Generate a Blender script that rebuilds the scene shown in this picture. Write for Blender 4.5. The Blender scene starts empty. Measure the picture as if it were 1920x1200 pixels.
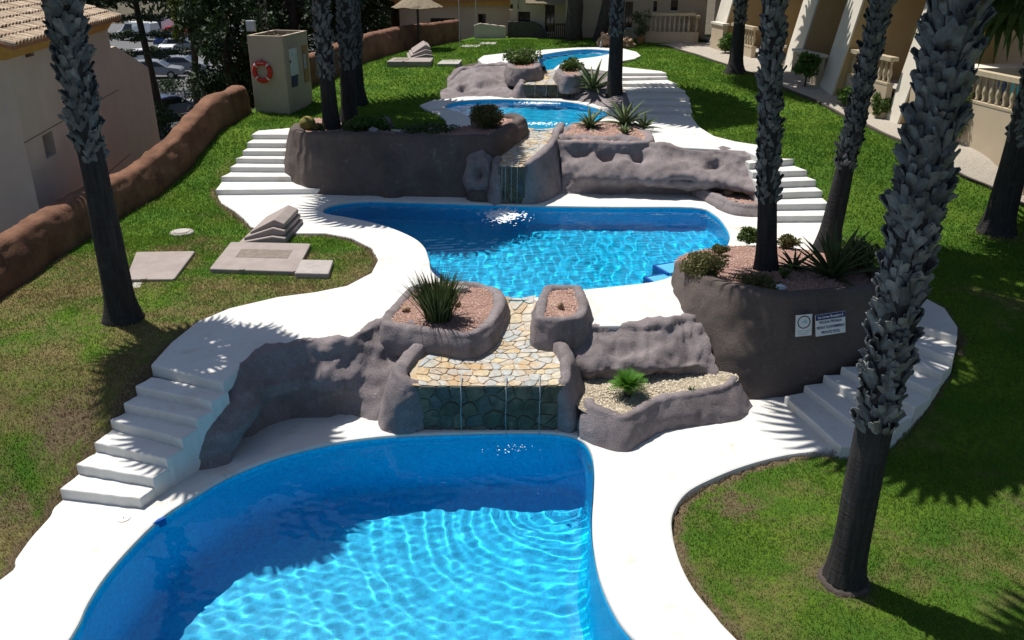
import bpy, bmesh, math, random
import numpy as np
from mathutils import Vector, Matrix, Euler, noise, geometry

random.seed(11)
RNG = np.random.default_rng(11)
sc = bpy.context.scene
COL = sc.collection
R = math.radians

# ------------------------------------------------------------------ camera, sky, sun, exposure
CAM_H = 6.8
PITCH = R(23.3)
FOC = 1600.0                      # focal length in photo pixels (photo 1920 wide)
cd = bpy.data.cameras.new('camera')
cam = bpy.data.objects.new('camera', cd)
COL.objects.link(cam)
cam.location = (0, 0, CAM_H)
cam.rotation_euler = (R(90) - PITCH, 0, 0)
cd.sensor_width = 36
cd.lens = FOC / 1920 * 36
cd.clip_end = 2000
sc.camera = cam

SUN_TAN = 0.45                    # horizontal shadow length per metre of height
SUN_H = Vector((0.74, -0.67)).normalized()
world = bpy.data.worlds.new('World')
sc.world = world
world.use_nodes = True
wn = world.node_tree.nodes
sky = wn.new('ShaderNodeTexSky')
sky.sky_type = 'NISHITA'
sky.sun_disc = False
sky.sun_elevation = math.atan2(1, SUN_TAN)
sky.sun_rotation = math.atan2(-SUN_H.x, -SUN_H.y)
world.node_tree.links.new(sky.outputs[0], wn['Background'].inputs[0])
wn['Background'].inputs[1].default_value = 0.07
sl = bpy.data.lights.new('sun', 'SUN')
sl.energy = 4.6
sl.angle = R(0.5)
sl.color = (1.0, 0.95, 0.87)
sl.cycles.is_caustics_light = True
so = bpy.data.objects.new('sun', sl)
COL.objects.link(so)
so.location = (0, 0, 30)
so.rotation_euler = Vector((SUN_H.x * SUN_TAN, SUN_H.y * SUN_TAN, -1)).to_track_quat('-Z', 'Y').to_euler()
sc.view_settings.view_transform = 'Standard'
sc.view_settings.look = 'None'
sc.view_settings.exposure = 0.40
sc.view_settings.gamma = 1.0
sc.render.engine = 'CYCLES'
sc.cycles.use_denoising = True
sc.cycles.caustics_refractive = True
sc.cycles.caustics_reflective = False
sc.cycles.max_bounces = 8
sc.cycles.transparent_max_bounces = 8
sc.cycles.sample_clamp_indirect = 6.0

# ------------------------------------------------------------------ survey: photo measurements -> site coordinates
def G(px, py, z=0.0):
    """site point at level z seen at a photo pixel (used only to survey the layout)"""
    u = (px - 960) / FOC
    v = (600 - py) / FOC
    dy = math.cos(PITCH) + v * math.sin(PITCH)
    dz = -math.sin(PITCH) + v * math.cos(PITCH)
    t = (z - CAM_H) / dz
    return Vector((u * t, dy * t, z))

def at_depth(px, py, y):
    u = (px - 960) / FOC
    v = (600 - py) / FOC
    dy = math.cos(PITCH) + v * math.sin(PITCH)
    dz = -math.sin(PITCH) + v * math.cos(PITCH)
    t = y / dy
    return Vector((u * t, y, CAM_H + dz * t))

def on_wall(px, py, A, B):
    """point of the vertical plane through A, B (xy)"""
    u = (px - 960) / FOC
    v = (600 - py) / FOC
    d = Vector((u, math.cos(PITCH) + v * math.sin(PITCH), -math.sin(PITCH) + v * math.cos(PITCH)))
    n = Vector((-(B[1] - A[1]), B[0] - A[0], 0))
    t = n.dot(Vector((A[0], A[1], 0))) / n.dot(d)
    return Vector((0, 0, CAM_H)) + d * t

ZL = [(0, -.05), (9.25, -.04), (9.66, .09), (10.02, .26), (10.35, .42), (10.7, .6), (10.95, .76), (11.2, .92), (11.5, 1.03), (15, 1.05), (20.9, 1.06), (21.4, 1.14), (22.16, 1.32), (22.67, 1.46), (23.4, 1.74), (24.3, 2.0), (24.9, 2.12), (28.5, 2.14), (31, 2.45), (35, 2.8), (45, 2.86), (90, 2.86)]
ZR = [(0, -.05), (10.2, -.06), (10.8, -.05), (11.25, .27), (11.8, .60), (12.5, .88), (14.0, 1.02), (18.5, 1.05), (18.94, 1.12), (19.4, 1.3), (19.93, 1.48), (20.34, 1.64), (20.73, 1.8), (21.4, 2.03), (22, 2.12), (26.6, 2.15), (28.1, 2.4), (29.8, 2.6), (31.5, 2.76), (36, 2.84), (45, 2.86), (90, 2.86)]
def _prof(y, pts):
    y = np.asarray(y, float)
    out = np.full(y.shape, pts[0][1])
    for (a, b), (c, d) in zip(pts, pts[1:]):
        t = np.clip((y - a) / (c - a), 0, 1)
        out = np.where(y > a, b + (d - b) * t, out)
    return out
def gz(x, y):
    x = np.asarray(x, float)
    t = np.clip((x + 3) / 6, 0, 1)
    t = t * t * (3 - 2 * t)
    und = .010 * np.sin(x * 1.3 + y * .7) + .008 * np.sin(y * 1.9 - x * .8)
    return _prof(y, ZL) * (1 - t) + _prof(y, ZR) * t + und
def GG(px, py):
    z = 1.0
    for _ in range(40):
        p = G(px, py, z)
        z = z * .6 + .4 * float(gz(p.x, p.y))
    return Vector((p.x, p.y, z))

# ------------------------------------------------------------------ helpers
def tag(o, label=None, cat=None, group=None, kind=None):
    if label: o['label'] = label
    if cat: o['category'] = cat
    if group: o['group'] = group
    if kind: o['kind'] = kind
    return o

def empty(name, loc, rz=0.0):
    o = bpy.data.objects.new(name, None)
    o.empty_display_size = .2
    COL.objects.link(o)
    o.location = loc
    o.rotation_euler = (0, 0, rz)
    return o

def adopt(o, parent, world=True):
    """parent o; with world=True its mesh is in site coordinates and stays there"""
    o.parent = parent
    if world and parent is not None:
        p = parent
        off = Vector((0, 0, 0))
        while p is not None:
            off += Vector(p.location)
            p = p.parent
        o.location = -off
    return o

def obj(name, me, parent=None, world=True):
    o = bpy.data.objects.new(name, me)
    COL.objects.link(o)
    if parent is not None:
        adopt(o, parent, world)
    return o

def mesh(name, v, f, mat, smooth=False):
    me = bpy.data.meshes.new(name)
    me.from_pydata([tuple(p) for p in v], [], f)
    me.materials.append(mat)
    if smooth:
        me.polygons.foreach_set('use_smooth', [True] * len(me.polygons))
    me.update()
    return me

def mk(name, v, f, mat, parent=None, smooth=False, world=True):
    return obj(name, mesh(name, v, f, mat, smooth), parent, world)

def fast_mesh(name, V, F, mat, smooth=False):
    """V (n,3) array, F (m,k) int array with one face size"""
    V = np.asarray(V, np.float32); F = np.asarray(F, np.int32)
    me = bpy.data.meshes.new(name)
    me.vertices.add(len(V)); me.vertices.foreach_set('co', V.ravel())
    k = F.shape[1]
    me.loops.add(F.size); me.loops.foreach_set('vertex_index', F.ravel())
    me.polygons.add(len(F))
    me.polygons.foreach_set('loop_start', np.arange(0, F.size, k, dtype=np.int32))
    me.polygons.foreach_set('loop_total', np.full(len(F), k, np.int32))
    if smooth:
        me.polygons.foreach_set('use_smooth', np.ones(len(F), bool))
    me.materials.append(mat)
    me.update(calc_edges=True)
    me.validate()
    return me

class MB:
    """collects boxes, prisms, tubes and lathes into one mesh"""
    def __init__(s): s.v = []; s.f = []
    def add(s, v, f):
        n = len(s.v)
        s.v += [tuple(p) for p in v]
        s.f += [tuple(i + n for i in q) for q in f]
    def box(s, a, b, bev=0.0, M=None):
        x0, y0, z0 = a; x1, y1, z1 = b
        if bev <= 0:
            v = [(x0, y0, z0), (x1, y0, z0), (x1, y1, z0), (x0, y1, z0), (x0, y0, z1), (x1, y0, z1), (x1, y1, z1), (x0, y1, z1)]
            f = [(0, 3, 2, 1), (4, 5, 6, 7), (0, 1, 5, 4), (1, 2, 6, 5), (2, 3, 7, 6), (3, 0, 4, 7)]
        else:
            bm = bmesh.new()
            bmesh.ops.create_cube(bm, size=1)
            bmesh.ops.scale(bm, vec=(x1 - x0, y1 - y0, z1 - z0), verts=bm.verts)
            bmesh.ops.translate(bm, vec=((x0 + x1) / 2, (y0 + y1) / 2, (z0 + z1) / 2), verts=bm.verts)
            bmesh.ops.bevel(bm, geom=bm.edges[:], offset=bev, segments=2, profile=.6, affect='EDGES')
            bm.verts.index_update()
            v = [p.co.copy() for p in bm.verts]; f = [tuple(q.index for q in fc.verts) for fc in bm.faces]
            bm.free()
        if M is not None: v = [M @ Vector(p) for p in v]
        s.add(v, f); return s
    def prism(s, poly, d):
        """closed 3-D polygon swept by vector d"""
        n = len(poly); d = Vector(d)
        v = [Vector(p) for p in poly] + [Vector(p) + d for p in poly]
        f = [tuple(range(n))[::-1], tuple(range(n, 2 * n))] + [(i, (i + 1) % n, n + (i + 1) % n, n + i) for i in range(n)]
        s.add(v, f); return s
    def tube(s, pts, rad, n=8, cap=True):
        pts = [Vector(p) for p in pts]
        if not hasattr(rad, '__len__'): rad = [rad] * len(pts)
        v = []; f = []
        ref = Vector((0, 1, 0)) if abs((pts[-1] - pts[0]).normalized().y) < .8 else Vector((1, 0, 0))
        for i, p in enumerate(pts):
            t = (pts[min(i + 1, len(pts) - 1)] - pts[max(i - 1, 0)]).normalized()
            a = t.cross(ref).normalized(); b = t.cross(a)
            for k in range(n):
                w = 2 * math.pi * k / n
                v.append(p + (a * math.cos(w) + b * math.sin(w)) * rad[i])
        for i in range(len(pts) - 1):
            for k in range(n):
                k2 = (k + 1) % n
                f.append((i * n + k, i * n + k2, (i + 1) * n + k2, (i + 1) * n + k))
        if cap: f += [tuple(range(n))[::-1], tuple(range((len(pts) - 1) * n, len(pts) * n))]
        s.add(v, f); return s
    def lathe(s, prof, c=(0, 0, 0), n=12):
        v = []; f = []
        for r, z in prof:
            for k in range(n):
                w = 2 * math.pi * k / n
                v.append((c[0] + r * math.cos(w), c[1] + r * math.sin(w), c[2] + z))
        m = len(prof)
        for i in range(m - 1):
            for k in range(n):
                k2 = (k + 1) % n
                f.append((i * n + k, i * n + k2, (i + 1) * n + k2, (i + 1) * n + k))
        f += [tuple(range(n))[::-1], tuple(range((m - 1) * n, m * n))]
        s.add(v, f); return s
    def build(s, name, mat, parent=None, smooth=False, world=True):
        return mk(name, s.v, s.f, mat, parent, smooth, world)
    def mesh(s, name, mat, smooth=False):
        return mesh(name, s.v, s.f, mat, smooth)

def catmull(pts, n, closed=False):
    P = [np.array(p, float) for p in pts]
    out = []
    m = len(P)
    segs = m if closed else m - 1
    for i in range(segs):
        if closed:
            p0, p1, p2, p3 = P[(i - 1) % m], P[i], P[(i + 1) % m], P[(i + 2) % m]
        else:
            p1, p2 = P[i], P[i + 1]
            p0 = P[i - 1] if i > 0 else 2 * p1 - p2
            p3 = P[i + 2] if i + 2 < m else 2 * p2 - p1
        for k in range(n):
            t = k / n
            out.append(.5 * ((2 * p1) + (-p0 + p2) * t + (2 * p0 - 5 * p1 + 4 * p2 - p3) * t * t + (-p0 + 3 * p1 - 3 * p2 + p3) * t ** 3))
    if not closed: out.append(P[-1])
    return np.array(out)

def area2(p):
    x, y = p[:, 0], p[:, 1]
    return float(np.sum(x * np.roll(y, -1) - np.roll(x, -1) * y))

def offset_poly(p, d):
    """move a closed ccw outline inwards by d"""
    t = np.roll(p, -1, 0) - np.roll(p, 1, 0)
    t /= np.maximum(np.linalg.norm(t, axis=1, keepdims=True), 1e-6)
    return p + np.stack([-t[:, 1], t[:, 0]], 1) * d

def inside(poly, X, Y):
    poly = np.asarray(poly); r = np.zeros(X.shape, bool)
    x0, y0 = poly[:, 0], poly[:, 1]; x1, y1 = np.roll(x0, -1), np.roll(y0, -1)
    for a, b, c, d in zip(x0, y0, x1, y1):
        if b == d: continue
        hit = ((b > Y) != (d > Y)) & (X < (c - a) * (Y - b) / (d - b) + a)
        r ^= hit
    return r

def tess(loops):
    return geometry.tessellate_polygon([[Vector((p[0], p[1], 0)) for p in l] for l in loops])

def slab(name, outline, z, thick, mat, bev=.03, holes=()):
    """flat slab with a rounded top edge from a closed outline (xy), holes are pool openings"""
    loops = []
    for k, l in enumerate([outline] + list(holes)):
        l = np.array(l, float)[:, :2]
        ccw = area2(l) > 0
        if (k == 0) != ccw: l = l[::-1]
        loops.append(l)
    V = []; F = []; top = []
    for l in loops:
        n = len(l)
        rings = []
        for d, zz in ((bev, z), (bev * .3, z - bev * .3), (0, z - bev), (0, z - thick)):
            q = offset_poly(l, d)
            rings.append(len(V)); V += [(a, b, zz) for a, b in q]
        for a, b in zip(rings, rings[1:]):
            F += [(b + i, b + (i + 1) % n, a + (i + 1) % n, a + i) for i in range(n)]
        top.append(offset_poly(l, bev)); 
    idx = []; base = 0
    for l in loops:
        idx += list(range(base, base + len(l))); base += 4 * len(l)
    for t in tess(top):
        F.append(tuple(idx[i] for i in t))
    me = mesh(name, V, F, mat)
    bm = bmesh.new(); bm.from_mesh(me)
    bmesh.ops.recalc_face_normals(bm, faces=bm.faces[:])
    bm.to_mesh(me); bm.free()
    return me

def fbm(p, oct=3):
    return noise.fractal(p, 1.0, 2.0, oct, noise_basis='PERLIN_ORIGINAL')

def rock(name, stations, mat, parent=None, bulge=.12, rim=.22, drop=.3, amp=.08, freq=1.6, dents=(), step=.07,
         closed=False, undercut=0.0, back=None, edge=.08, seed=0.0, ends=.14):
    """rendered-cement rockwork lofted through stations (foot, crest); walked with the outside on the right"""
    Bs = catmull([s[0] for s in stations], 14, closed); Ts = catmull([s[1] for s in stations], 14, closed)
    L = np.sum(np.linalg.norm(np.diff(Ts, axis=0), axis=1))
    m = max(8, int(L / step))
    if closed:
        Bs = np.vstack([Bs, Bs[:1]]); Ts = np.vstack([Ts, Ts[:1]])
    def resample(P, ref):
        d = np.concatenate([[0], np.cumsum(np.linalg.norm(np.diff(ref, axis=0), axis=1))])
        q = np.linspace(0, d[-1], m + 1)
        return np.stack([np.interp(q, d, P[:, k]) for k in range(3)], 1)
    mid = (Bs + Ts) / 2
    B = resample(Bs, mid); T = resample(Ts, mid)
    if closed: B = B[:-1]; T = T[:-1]
    M = len(B)
    mm = (B + T) / 2
    tg = (np.roll(mm, -1, 0) - np.roll(mm, 1, 0)) if closed else np.gradient(mm, axis=0)
    tg[:, 2] = 0
    tg /= np.maximum(np.linalg.norm(tg, axis=1, keepdims=True), 1e-6)
    for _ in range(6):
        tg = (np.roll(tg, 1, 0) + tg * 2 + np.roll(tg, -1, 0)) if closed else np.vstack([tg[:1] * 4, tg[:-2] + 2 * tg[1:-1] + tg[2:], tg[-1:] * 4])
        tg /= np.maximum(np.linalg.norm(tg, axis=1, keepdims=True), 1e-6)
    inn = np.stack([-tg[:, 1], tg[:, 0], np.zeros(M)], 1)
    H = float(np.mean(np.linalg.norm(T - B, axis=1)))
    ns = max(6, int(H / step))
    kk = np.arange(M) / max(1, M - 1)
    taper = np.ones(M) if closed else np.clip(np.minimum(kk, 1 - kk) / ends, 0, 1) ** .7
    rows = []
    for i in range(ns + 1):
        s = i / ns
        q = B + (T - B) * s
        o = bulge * math.sin(math.pi * min(1, s)) ** .8
        if undercut: o += undercut * (math.exp(-((s - .55) / .25) ** 2) - .9 * math.exp(-((s - .15) / .2) ** 2))
        q = q - inn * (o * taper)[:, None]
        rows.append(q)
    for a in (25, 55, 85):
        w = R(a)
        rows.append(T + inn * edge * (1 - math.cos(w)) * 1.2 + np.array([0, 0, edge * math.sin(w)]))
    for s in np.linspace(0.25, 1, max(2, int(rim / step))):
        rows.append(T + inn * (edge + rim * s) + np.array([0, 0, edge * (1 - .25 * s * s)]))
    rows.append(T + inn * (rim + edge * 1.5) + np.array([0, 0, edge * .3]))
    if back is None:
        rows.append(T + inn * (rim + edge * 1.7) - np.array([0, 0, drop]))
    else:
        for s in (.3, .65, 1):
            q = T + inn * (rim + edge * 1.7); q = q.copy(); q[:, 2] = q[:, 2] * (1 - s) + back * s
            rows.append(q)
    NR = len(rows)
    V = np.vstack(rows)
    F = []
    for i in range(NR - 1):
        for k in range(M if closed else M - 1):
            k2 = (k + 1) % M
            F.append((i * M + k, i * M + k2, (i + 1) * M + k2, (i + 1) * M + k))
    me = mesh(name, V, F, mat, True)
    nrm = np.zeros(len(V) * 3); me.vertex_normals.foreach_get('vector', nrm); nrm = nrm.reshape(-1, 3)
    D = np.zeros(len(V))
    for i, p in enumerate(V):
        q = Vector(p)
        D[i] = amp * (fbm(q * freq + Vector((seed, 3.1, 0)), 3) * .9) + amp * .34 * (.55 - 2 * abs(noise.noise(Vector((q.x, q.y, q.z * 1.7)) * freq * 1.7 + Vector((seed, 0, 7))))) + amp * .25 * noise.noise(q * freq * 5) + amp * .13 * noise.noise(q * freq * 11)
    V = V + nrm * D[:, None]
    for (c, r, dep) in dents:
        c = np.array(c); d = np.linalg.norm((V - c) / np.array(r if hasattr(r, '__len__') else (r, r, r)), axis=1)
        w = np.clip(1 - d, 0, 1); w = w * w * (3 - 2 * w); w = np.minimum(1, w * 1.9)
        V = V - nrm * (w * dep)[:, None]
    me.vertices.foreach_set('co', V.astype(np.float32).ravel()); me.update()
    return obj(name, me, parent)

def blob(name, c, r, mat, parent=None, amp=.15, freq=1.5, sub=4, dents=(), seed=0.):
    bm = bmesh.new()
    bmesh.ops.create_icosphere(bm, subdivisions=sub, radius=1)
    c = Vector(c)
    for v in bm.verts:
        n = v.co.normalized()
        p = Vector((n.x * r[0], n.y * r[1], n.z * r[2]))
        k = 1 + amp * fbm(p * freq / max(r) + Vector((seed, 0, 0)) + n * .6, 3) * 1.6
        p = p * k + c
        for (dc, dr, dep) in dents:
            w = max(0, 1 - (p - Vector(dc)).length / dr); w = min(1, w * w * (3 - 2 * w) * 2)
            p -= n * dep * w
        v.co = p
    me = bpy.data.meshes.new(name); bm.to_mesh(me); bm.free()
    me.materials.append(mat)
    me.polygons.foreach_set('use_smooth', [True] * len(me.polygons))
    return obj(name, me, parent)

# ------------------------------------------------------------------ materials
MAT = {}
def nodes(name):
    m = bpy.data.materials.new(name); m.use_nodes = True
    MAT[name] = m
    nt = m.node_tree
    return m, nt, nt.nodes, nt.links, nt.nodes['Principled BSDF']

def mix(nt, fac, a, b):
    n = nt.nodes.new('ShaderNodeMix'); n.data_type = 'RGBA'
    for k, s in ((0, fac), (6, a), (7, b)):
        if isinstance(s, (int, float)): n.inputs[k].default_value = s
        elif isinstance(s, tuple): n.inputs[k].default_value = (*s, 1)
        else: nt.links.new(s, n.inputs[k])
    return n.outputs[2]

def ntex(nt, scale, detail=4, rough=.6, dist=0, coord=None):
    n = nt.nodes.new('ShaderNodeTexNoise')
    n.inputs['Scale'].default_value = scale; n.inputs['Detail'].default_value = detail
    n.inputs['Roughness'].default_value = rough; n.inputs['Distortion'].default_value = dist
    if coord is None:
        g = nt.nodes.new('ShaderNodeNewGeometry'); coord = g.outputs['Position']
    nt.links.new(coord, n.inputs['Vector'])
    return n.outputs['Fac']

def ramp(nt, fac, stops):
    n = nt.nodes.new('ShaderNodeValToRGB')
    e = n.color_ramp.elements
    while len(e) < len(stops): e.new(.5)
    for el, (p, c) in zip(e, stops):
        el.position = p; el.color = (*c, 1) if isinstance(c, tuple) else (c, c, c, 1)
    nt.links.new(fac, n.inputs[0])
    return n.outputs[0]

def bump(nt, b, h, strength=.3, dist=.02):
    n = nt.nodes.new('ShaderNodeBump'); n.inputs['Strength'].default_value = strength; n.inputs['Distance'].default_value = dist
    nt.links.new(h, n.inputs['Height']); nt.links.new(n.outputs[0], b.inputs['Normal'])

def simple(name, c, rough=.7, c2=None, scale=6, bstr=.15, bscale=40, bdist=.01, metal=0, spec=.3):
    m, nt, N, L, b = nodes(name)
    c2 = c2 or tuple(x * .75 for x in c)
    L.new(mix(nt, ramp(nt, ntex(nt, scale, 5, .65), [(.35, 0.), (.68, 1.)]), c, c2), b.inputs['Base Color'])
    b.inputs['Roughness'].default_value = rough; b.inputs['Metallic'].default_value = metal
    b.inputs['Specular IOR Level'].default_value = spec
    if bstr: bump(nt, b, ntex(nt, bscale, 4), bstr, bdist)
    return m

def objrand(name, stops, rough=.8, vary=.25, scale=14, bstr=.3, bscale=30, bdist=.01, spec=.3, tint=None):
    """colour picked per object, broken up by noise"""
    m, nt, N, L, b = nodes(name)
    oi = N.new('ShaderNodeObjectInfo')
    base = ramp(nt, oi.outputs['Random'], stops)
    d = mix(nt, 1.0, base, (1, 1, 1))
    mm = N.new('ShaderNodeMix'); mm.data_type = 'RGBA'; mm.blend_type = 'MULTIPLY'; mm.inputs[0].default_value = 1
    L.new(base, mm.inputs[6]); L.new(ramp(nt, ntex(nt, scale, 5, .65), [(.3, 1 - vary), (.7, 1 + vary)]), mm.inputs[7])
    out = mm.outputs[2]
    if tint:
        out = mix(nt, ramp(nt, ntex(nt, tint[1], 4, .6), [(tint[2], 0.), (tint[2] + .12, 1.)]), out, tint[0])
    L.new(out, b.inputs['Base Color'])
    b.inputs['Roughness'].default_value = rough; b.inputs['Specular IOR Level'].default_value = spec
    if bstr: bump(nt, b, ntex(nt, bscale, 4), bstr, bdist)
    return m

def leafmat(name, c, c2, c3=None, trans=.25, rough=.5, scale=3):
    m, nt, N, L, b = nodes(name)
    col = mix(nt, ramp(nt, ntex(nt, scale, 3, .7), [(.35, 0.), (.65, 1.)]), c, c2)
    if c3: col = mix(nt, ramp(nt, ntex(nt, scale * 7, 2, .5), [(.55, 0.), (.7, 1.)]), col, c3)
    L.new(col, b.inputs['Base Color'])
    b.inputs['Roughness'].default_value = rough; b.inputs['Specular IOR Level'].default_value = .25
    t = N.new('ShaderNodeBsdfTranslucent'); L.new(col, t.inputs[0])
    s = N.new('ShaderNodeMixShader'); s.inputs[0].default_value = trans
    L.new(b.outputs[0], s.inputs[1]); L.new(t.outputs[0], s.inputs[2])
    L.new(s.outputs[0], N['Material Output'].inputs[0])
    return m

# white painted concrete with faint stains and trowel marks
m, nt, N, L, b = nodes('white_paint')
c = mix(nt, ramp(nt, ntex(nt, .9, 6, .7), [(.4, 0.), (.75, 1.)]), (.63, .627, .61), (.565, .55, .52))
c = mix(nt, ramp(nt, ntex(nt, 1.7, 7, .72, .6), [(.56, 0.), (.74, .6)]), c, (.36, .28, .20))
c = mix(nt, ramp(nt, ntex(nt, 9, 6, .7), [(.58, 0.), (.75, .5)]), c, (.40, .37, .33))
L.new(c, b.inputs['Base Color']); b.inputs['Roughness'].default_value = .75; b.inputs['Specular IOR Level'].default_value = .2
bump(nt, b, ntex(nt, 26, 6, .7), .25, .012)

# grey mauve sprayed cement of the rockwork
m, nt, N, L, b = nodes('rock_cement')
c = mix(nt, ramp(nt, ntex(nt, 1.1, 5, .65), [(.35, 0.), (.65, 1.)]), (.325, .282, .294), (.215, .183, .187))
c = mix(nt, ramp(nt, ntex(nt, 5.5, 6, .7), [(.5, 0.), (.72, .7)]), c, (.39, .345, .358))
c = mix(nt, ramp(nt, ntex(nt, 60, 3, .6), [(.45, 0.), (.62, .6)]), c, (.15, .13, .133))
g_ = N.new('ShaderNodeNewGeometry'); mp_ = N.new('ShaderNodeMapping'); L.new(g_.outputs['Position'], mp_.inputs[0]); mp_.inputs['Scale'].default_value = (4.5, 4.5, .7)
c = mix(nt, ramp(nt, ntex(nt, 1.0, 6, .7, .3, mp_.outputs[0]), [(.54, 0.), (.72, .55)]), c, (.085, .073, .07))
c = mix(nt, ramp(nt, ntex(nt, 2.3, 7, .75, .4), [(.6, 0.), (.7, .5)]), c, (.36, .31, .30))
L.new(c, b.inputs['Base Color']); b.inputs['Roughness'].default_value = .92; b.inputs['Specular IOR Level'].default_value = .15
bump(nt, b, ntex(nt, 34, 8, .8), 1.0, .035)

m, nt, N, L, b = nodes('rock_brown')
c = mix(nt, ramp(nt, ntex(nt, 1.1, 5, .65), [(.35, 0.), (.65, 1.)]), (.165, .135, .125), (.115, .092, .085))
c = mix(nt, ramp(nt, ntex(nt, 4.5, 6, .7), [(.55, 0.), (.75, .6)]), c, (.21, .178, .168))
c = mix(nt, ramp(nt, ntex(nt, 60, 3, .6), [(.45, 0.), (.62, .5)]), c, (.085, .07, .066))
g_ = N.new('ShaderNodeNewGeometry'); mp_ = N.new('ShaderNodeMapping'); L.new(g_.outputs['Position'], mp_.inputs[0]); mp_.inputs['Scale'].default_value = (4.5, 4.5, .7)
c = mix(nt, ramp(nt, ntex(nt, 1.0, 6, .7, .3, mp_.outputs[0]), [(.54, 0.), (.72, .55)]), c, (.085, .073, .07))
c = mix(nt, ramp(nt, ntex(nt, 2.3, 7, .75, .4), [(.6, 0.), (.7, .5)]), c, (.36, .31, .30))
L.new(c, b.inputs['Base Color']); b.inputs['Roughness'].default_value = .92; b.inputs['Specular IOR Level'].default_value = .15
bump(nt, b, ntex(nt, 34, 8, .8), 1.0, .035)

m, nt, N, L, b = nodes('terracotta_rock')
c = mix(nt, ramp(nt, ntex(nt, 1.6, 5, .7), [(.35, 0.), (.65, 1.)]), (.23, .125, .082), (.13, .066, .045))
c = mix(nt, ramp(nt, ntex(nt, 3.5, 6, .75), [(.6, 0.), (.72, .65)]), c, (.33, .23, .15))
L.new(c, b.inputs['Base Color']); b.inputs['Roughness'].default_value = .95; b.inputs['Specular IOR Level'].default_value = .1
bump(nt, b, ntex(nt, 22, 7, .75), .8, .04)

# lawn colour, shared by the turf sheet and the blades: green with dry worn patches, drier on the left
def lawn_colour(nt, k):
    g = nt.nodes.new('ShaderNodeNewGeometry')
    s = nt.nodes.new('ShaderNodeSeparateXYZ'); nt.links.new(g.outputs['Position'], s.inputs[0])
    green = mix(nt, ramp(nt, ntex(nt, .8, 4, .6), [(.4, 0.), (.62, 1.)]), (.040 * k, .098 * k, .012 * k), (.085 * k, .138 * k, .016 * k))
    fine = mix(nt, ramp(nt, ntex(nt, 14, 3, .7), [(.4, 0.), (.6, 1.)]), green, (.050 * k, .088 * k, .014 * k))
    mr = nt.nodes.new('ShaderNodeMapRange'); mr.inputs['From Min'].default_value = -3; mr.inputs['From Max'].default_value = 6
    mr.inputs['To Min'].default_value = .17; mr.inputs['To Max'].default_value = .02
    nt.links.new(s.outputs[0], mr.inputs[0])
    my = nt.nodes.new('ShaderNodeMapRange'); my.inputs['From Min'].default_value = 14; my.inputs['From Max'].default_value = 25
    my.inputs['To Min'].default_value = .0; my.inputs['To Max'].default_value = -.26
    nt.links.new(s.outputs[1], my.inputs[0])
    a = nt.nodes.new('ShaderNodeMath'); nt.links.new(mr.outputs[0], a.inputs[0]); nt.links.new(my.outputs[0], a.inputs[1])
    d = nt.nodes.new('ShaderNodeMath'); nt.links.new(ntex(nt, .55, 6, .68, .3), d.inputs[0]); nt.links.new(a.outputs[0], d.inputs[1])
    dry = mix(nt, ramp(nt, ntex(nt, 9, 4, .7), [(.4, 0.), (.65, 1.)]), (.155 * k, .125 * k, .058 * k), (.11 * k, .075 * k, .042 * k))
    base = mix(nt, ramp(nt, d.outputs[0], [(.56, 0.), (.72, .85)]), fine, dry)
    at_ = nt.nodes.new('ShaderNodeAttribute'); at_.attribute_name = 'wear'
    w = nt.nodes.new('ShaderNodeMath'); w.operation = 'MULTIPLY_ADD'; w.inputs[1].default_value = .75
    nt.links.new(at_.outputs['Fac'], w.inputs[0]); nt.links.new(ntex(nt, 5, 5, .7), w.inputs[2])
    soil = mix(nt, ramp(nt, ntex(nt, 20, 3, .7), [(.4, 0.), (.6, 1.)]), (.13 * k, .098 * k, .062 * k), (.085 * k, .06 * k, .038 * k))
    return mix(nt, ramp(nt, w.outputs[0], [(.66, 0.), (.9, .9)]), base, soil)
m, nt, N, L, b = nodes('turf')
L.new(lawn_colour(nt, 1.5), b.inputs['Base Color']); b.inputs['Roughness'].default_value = 1; b.inputs['Specular IOR Level'].default_value = .05
bump(nt, b, ntex(nt, 70, 5, .8), .9, .03)
m, nt, N, L, b = nodes('grass_blade')
c = lawn_colour(nt, 2.35)
L.new(c, b.inputs['Base Color']); b.inputs['Roughness'].default_value = .7; b.inputs['Specular IOR Level'].default_value = .1
t = N.new('ShaderNodeBsdfTranslucent'); L.new(c, t.inputs[0])
s = N.new('ShaderNodeMixShader'); s.inputs[0].default_value = .35
L.new(b.outputs[0], s.inputs[1]); L.new(t.outputs[0], s.inputs[2]); L.new(s.outputs[0], N['Material Output'].inputs[0])

# mosaic of the pool shells
m, nt, N, L, b = nodes('pool_mosaic')
g = N.new('ShaderNodeNewGeometry')
br = N.new('ShaderNodeTexVoronoi'); br.inputs['Scale'].default_value = 28
L.new(g.outputs['Position'], br.inputs['Vector'])
hs = N.new('ShaderNodeSeparateColor'); L.new(br.outputs['Color'], hs.inputs[0])
c = ramp(nt, hs.outputs[0], [(0., (.0006, .40, .76)), (.5, (.001, .50, .86)), (1., (.002, .58, .92))])
L.new(c, b.inputs['Base Color']); b.inputs['Roughness'].default_value = .35
m = simple('tile_dark_blue', (.01, .07, .30), .3, (.015, .10, .36), bstr=0)
m = simple('pool_light_blue', (.10, .42, .62), .5, (.07, .36, .58), bstr=0)

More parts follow.
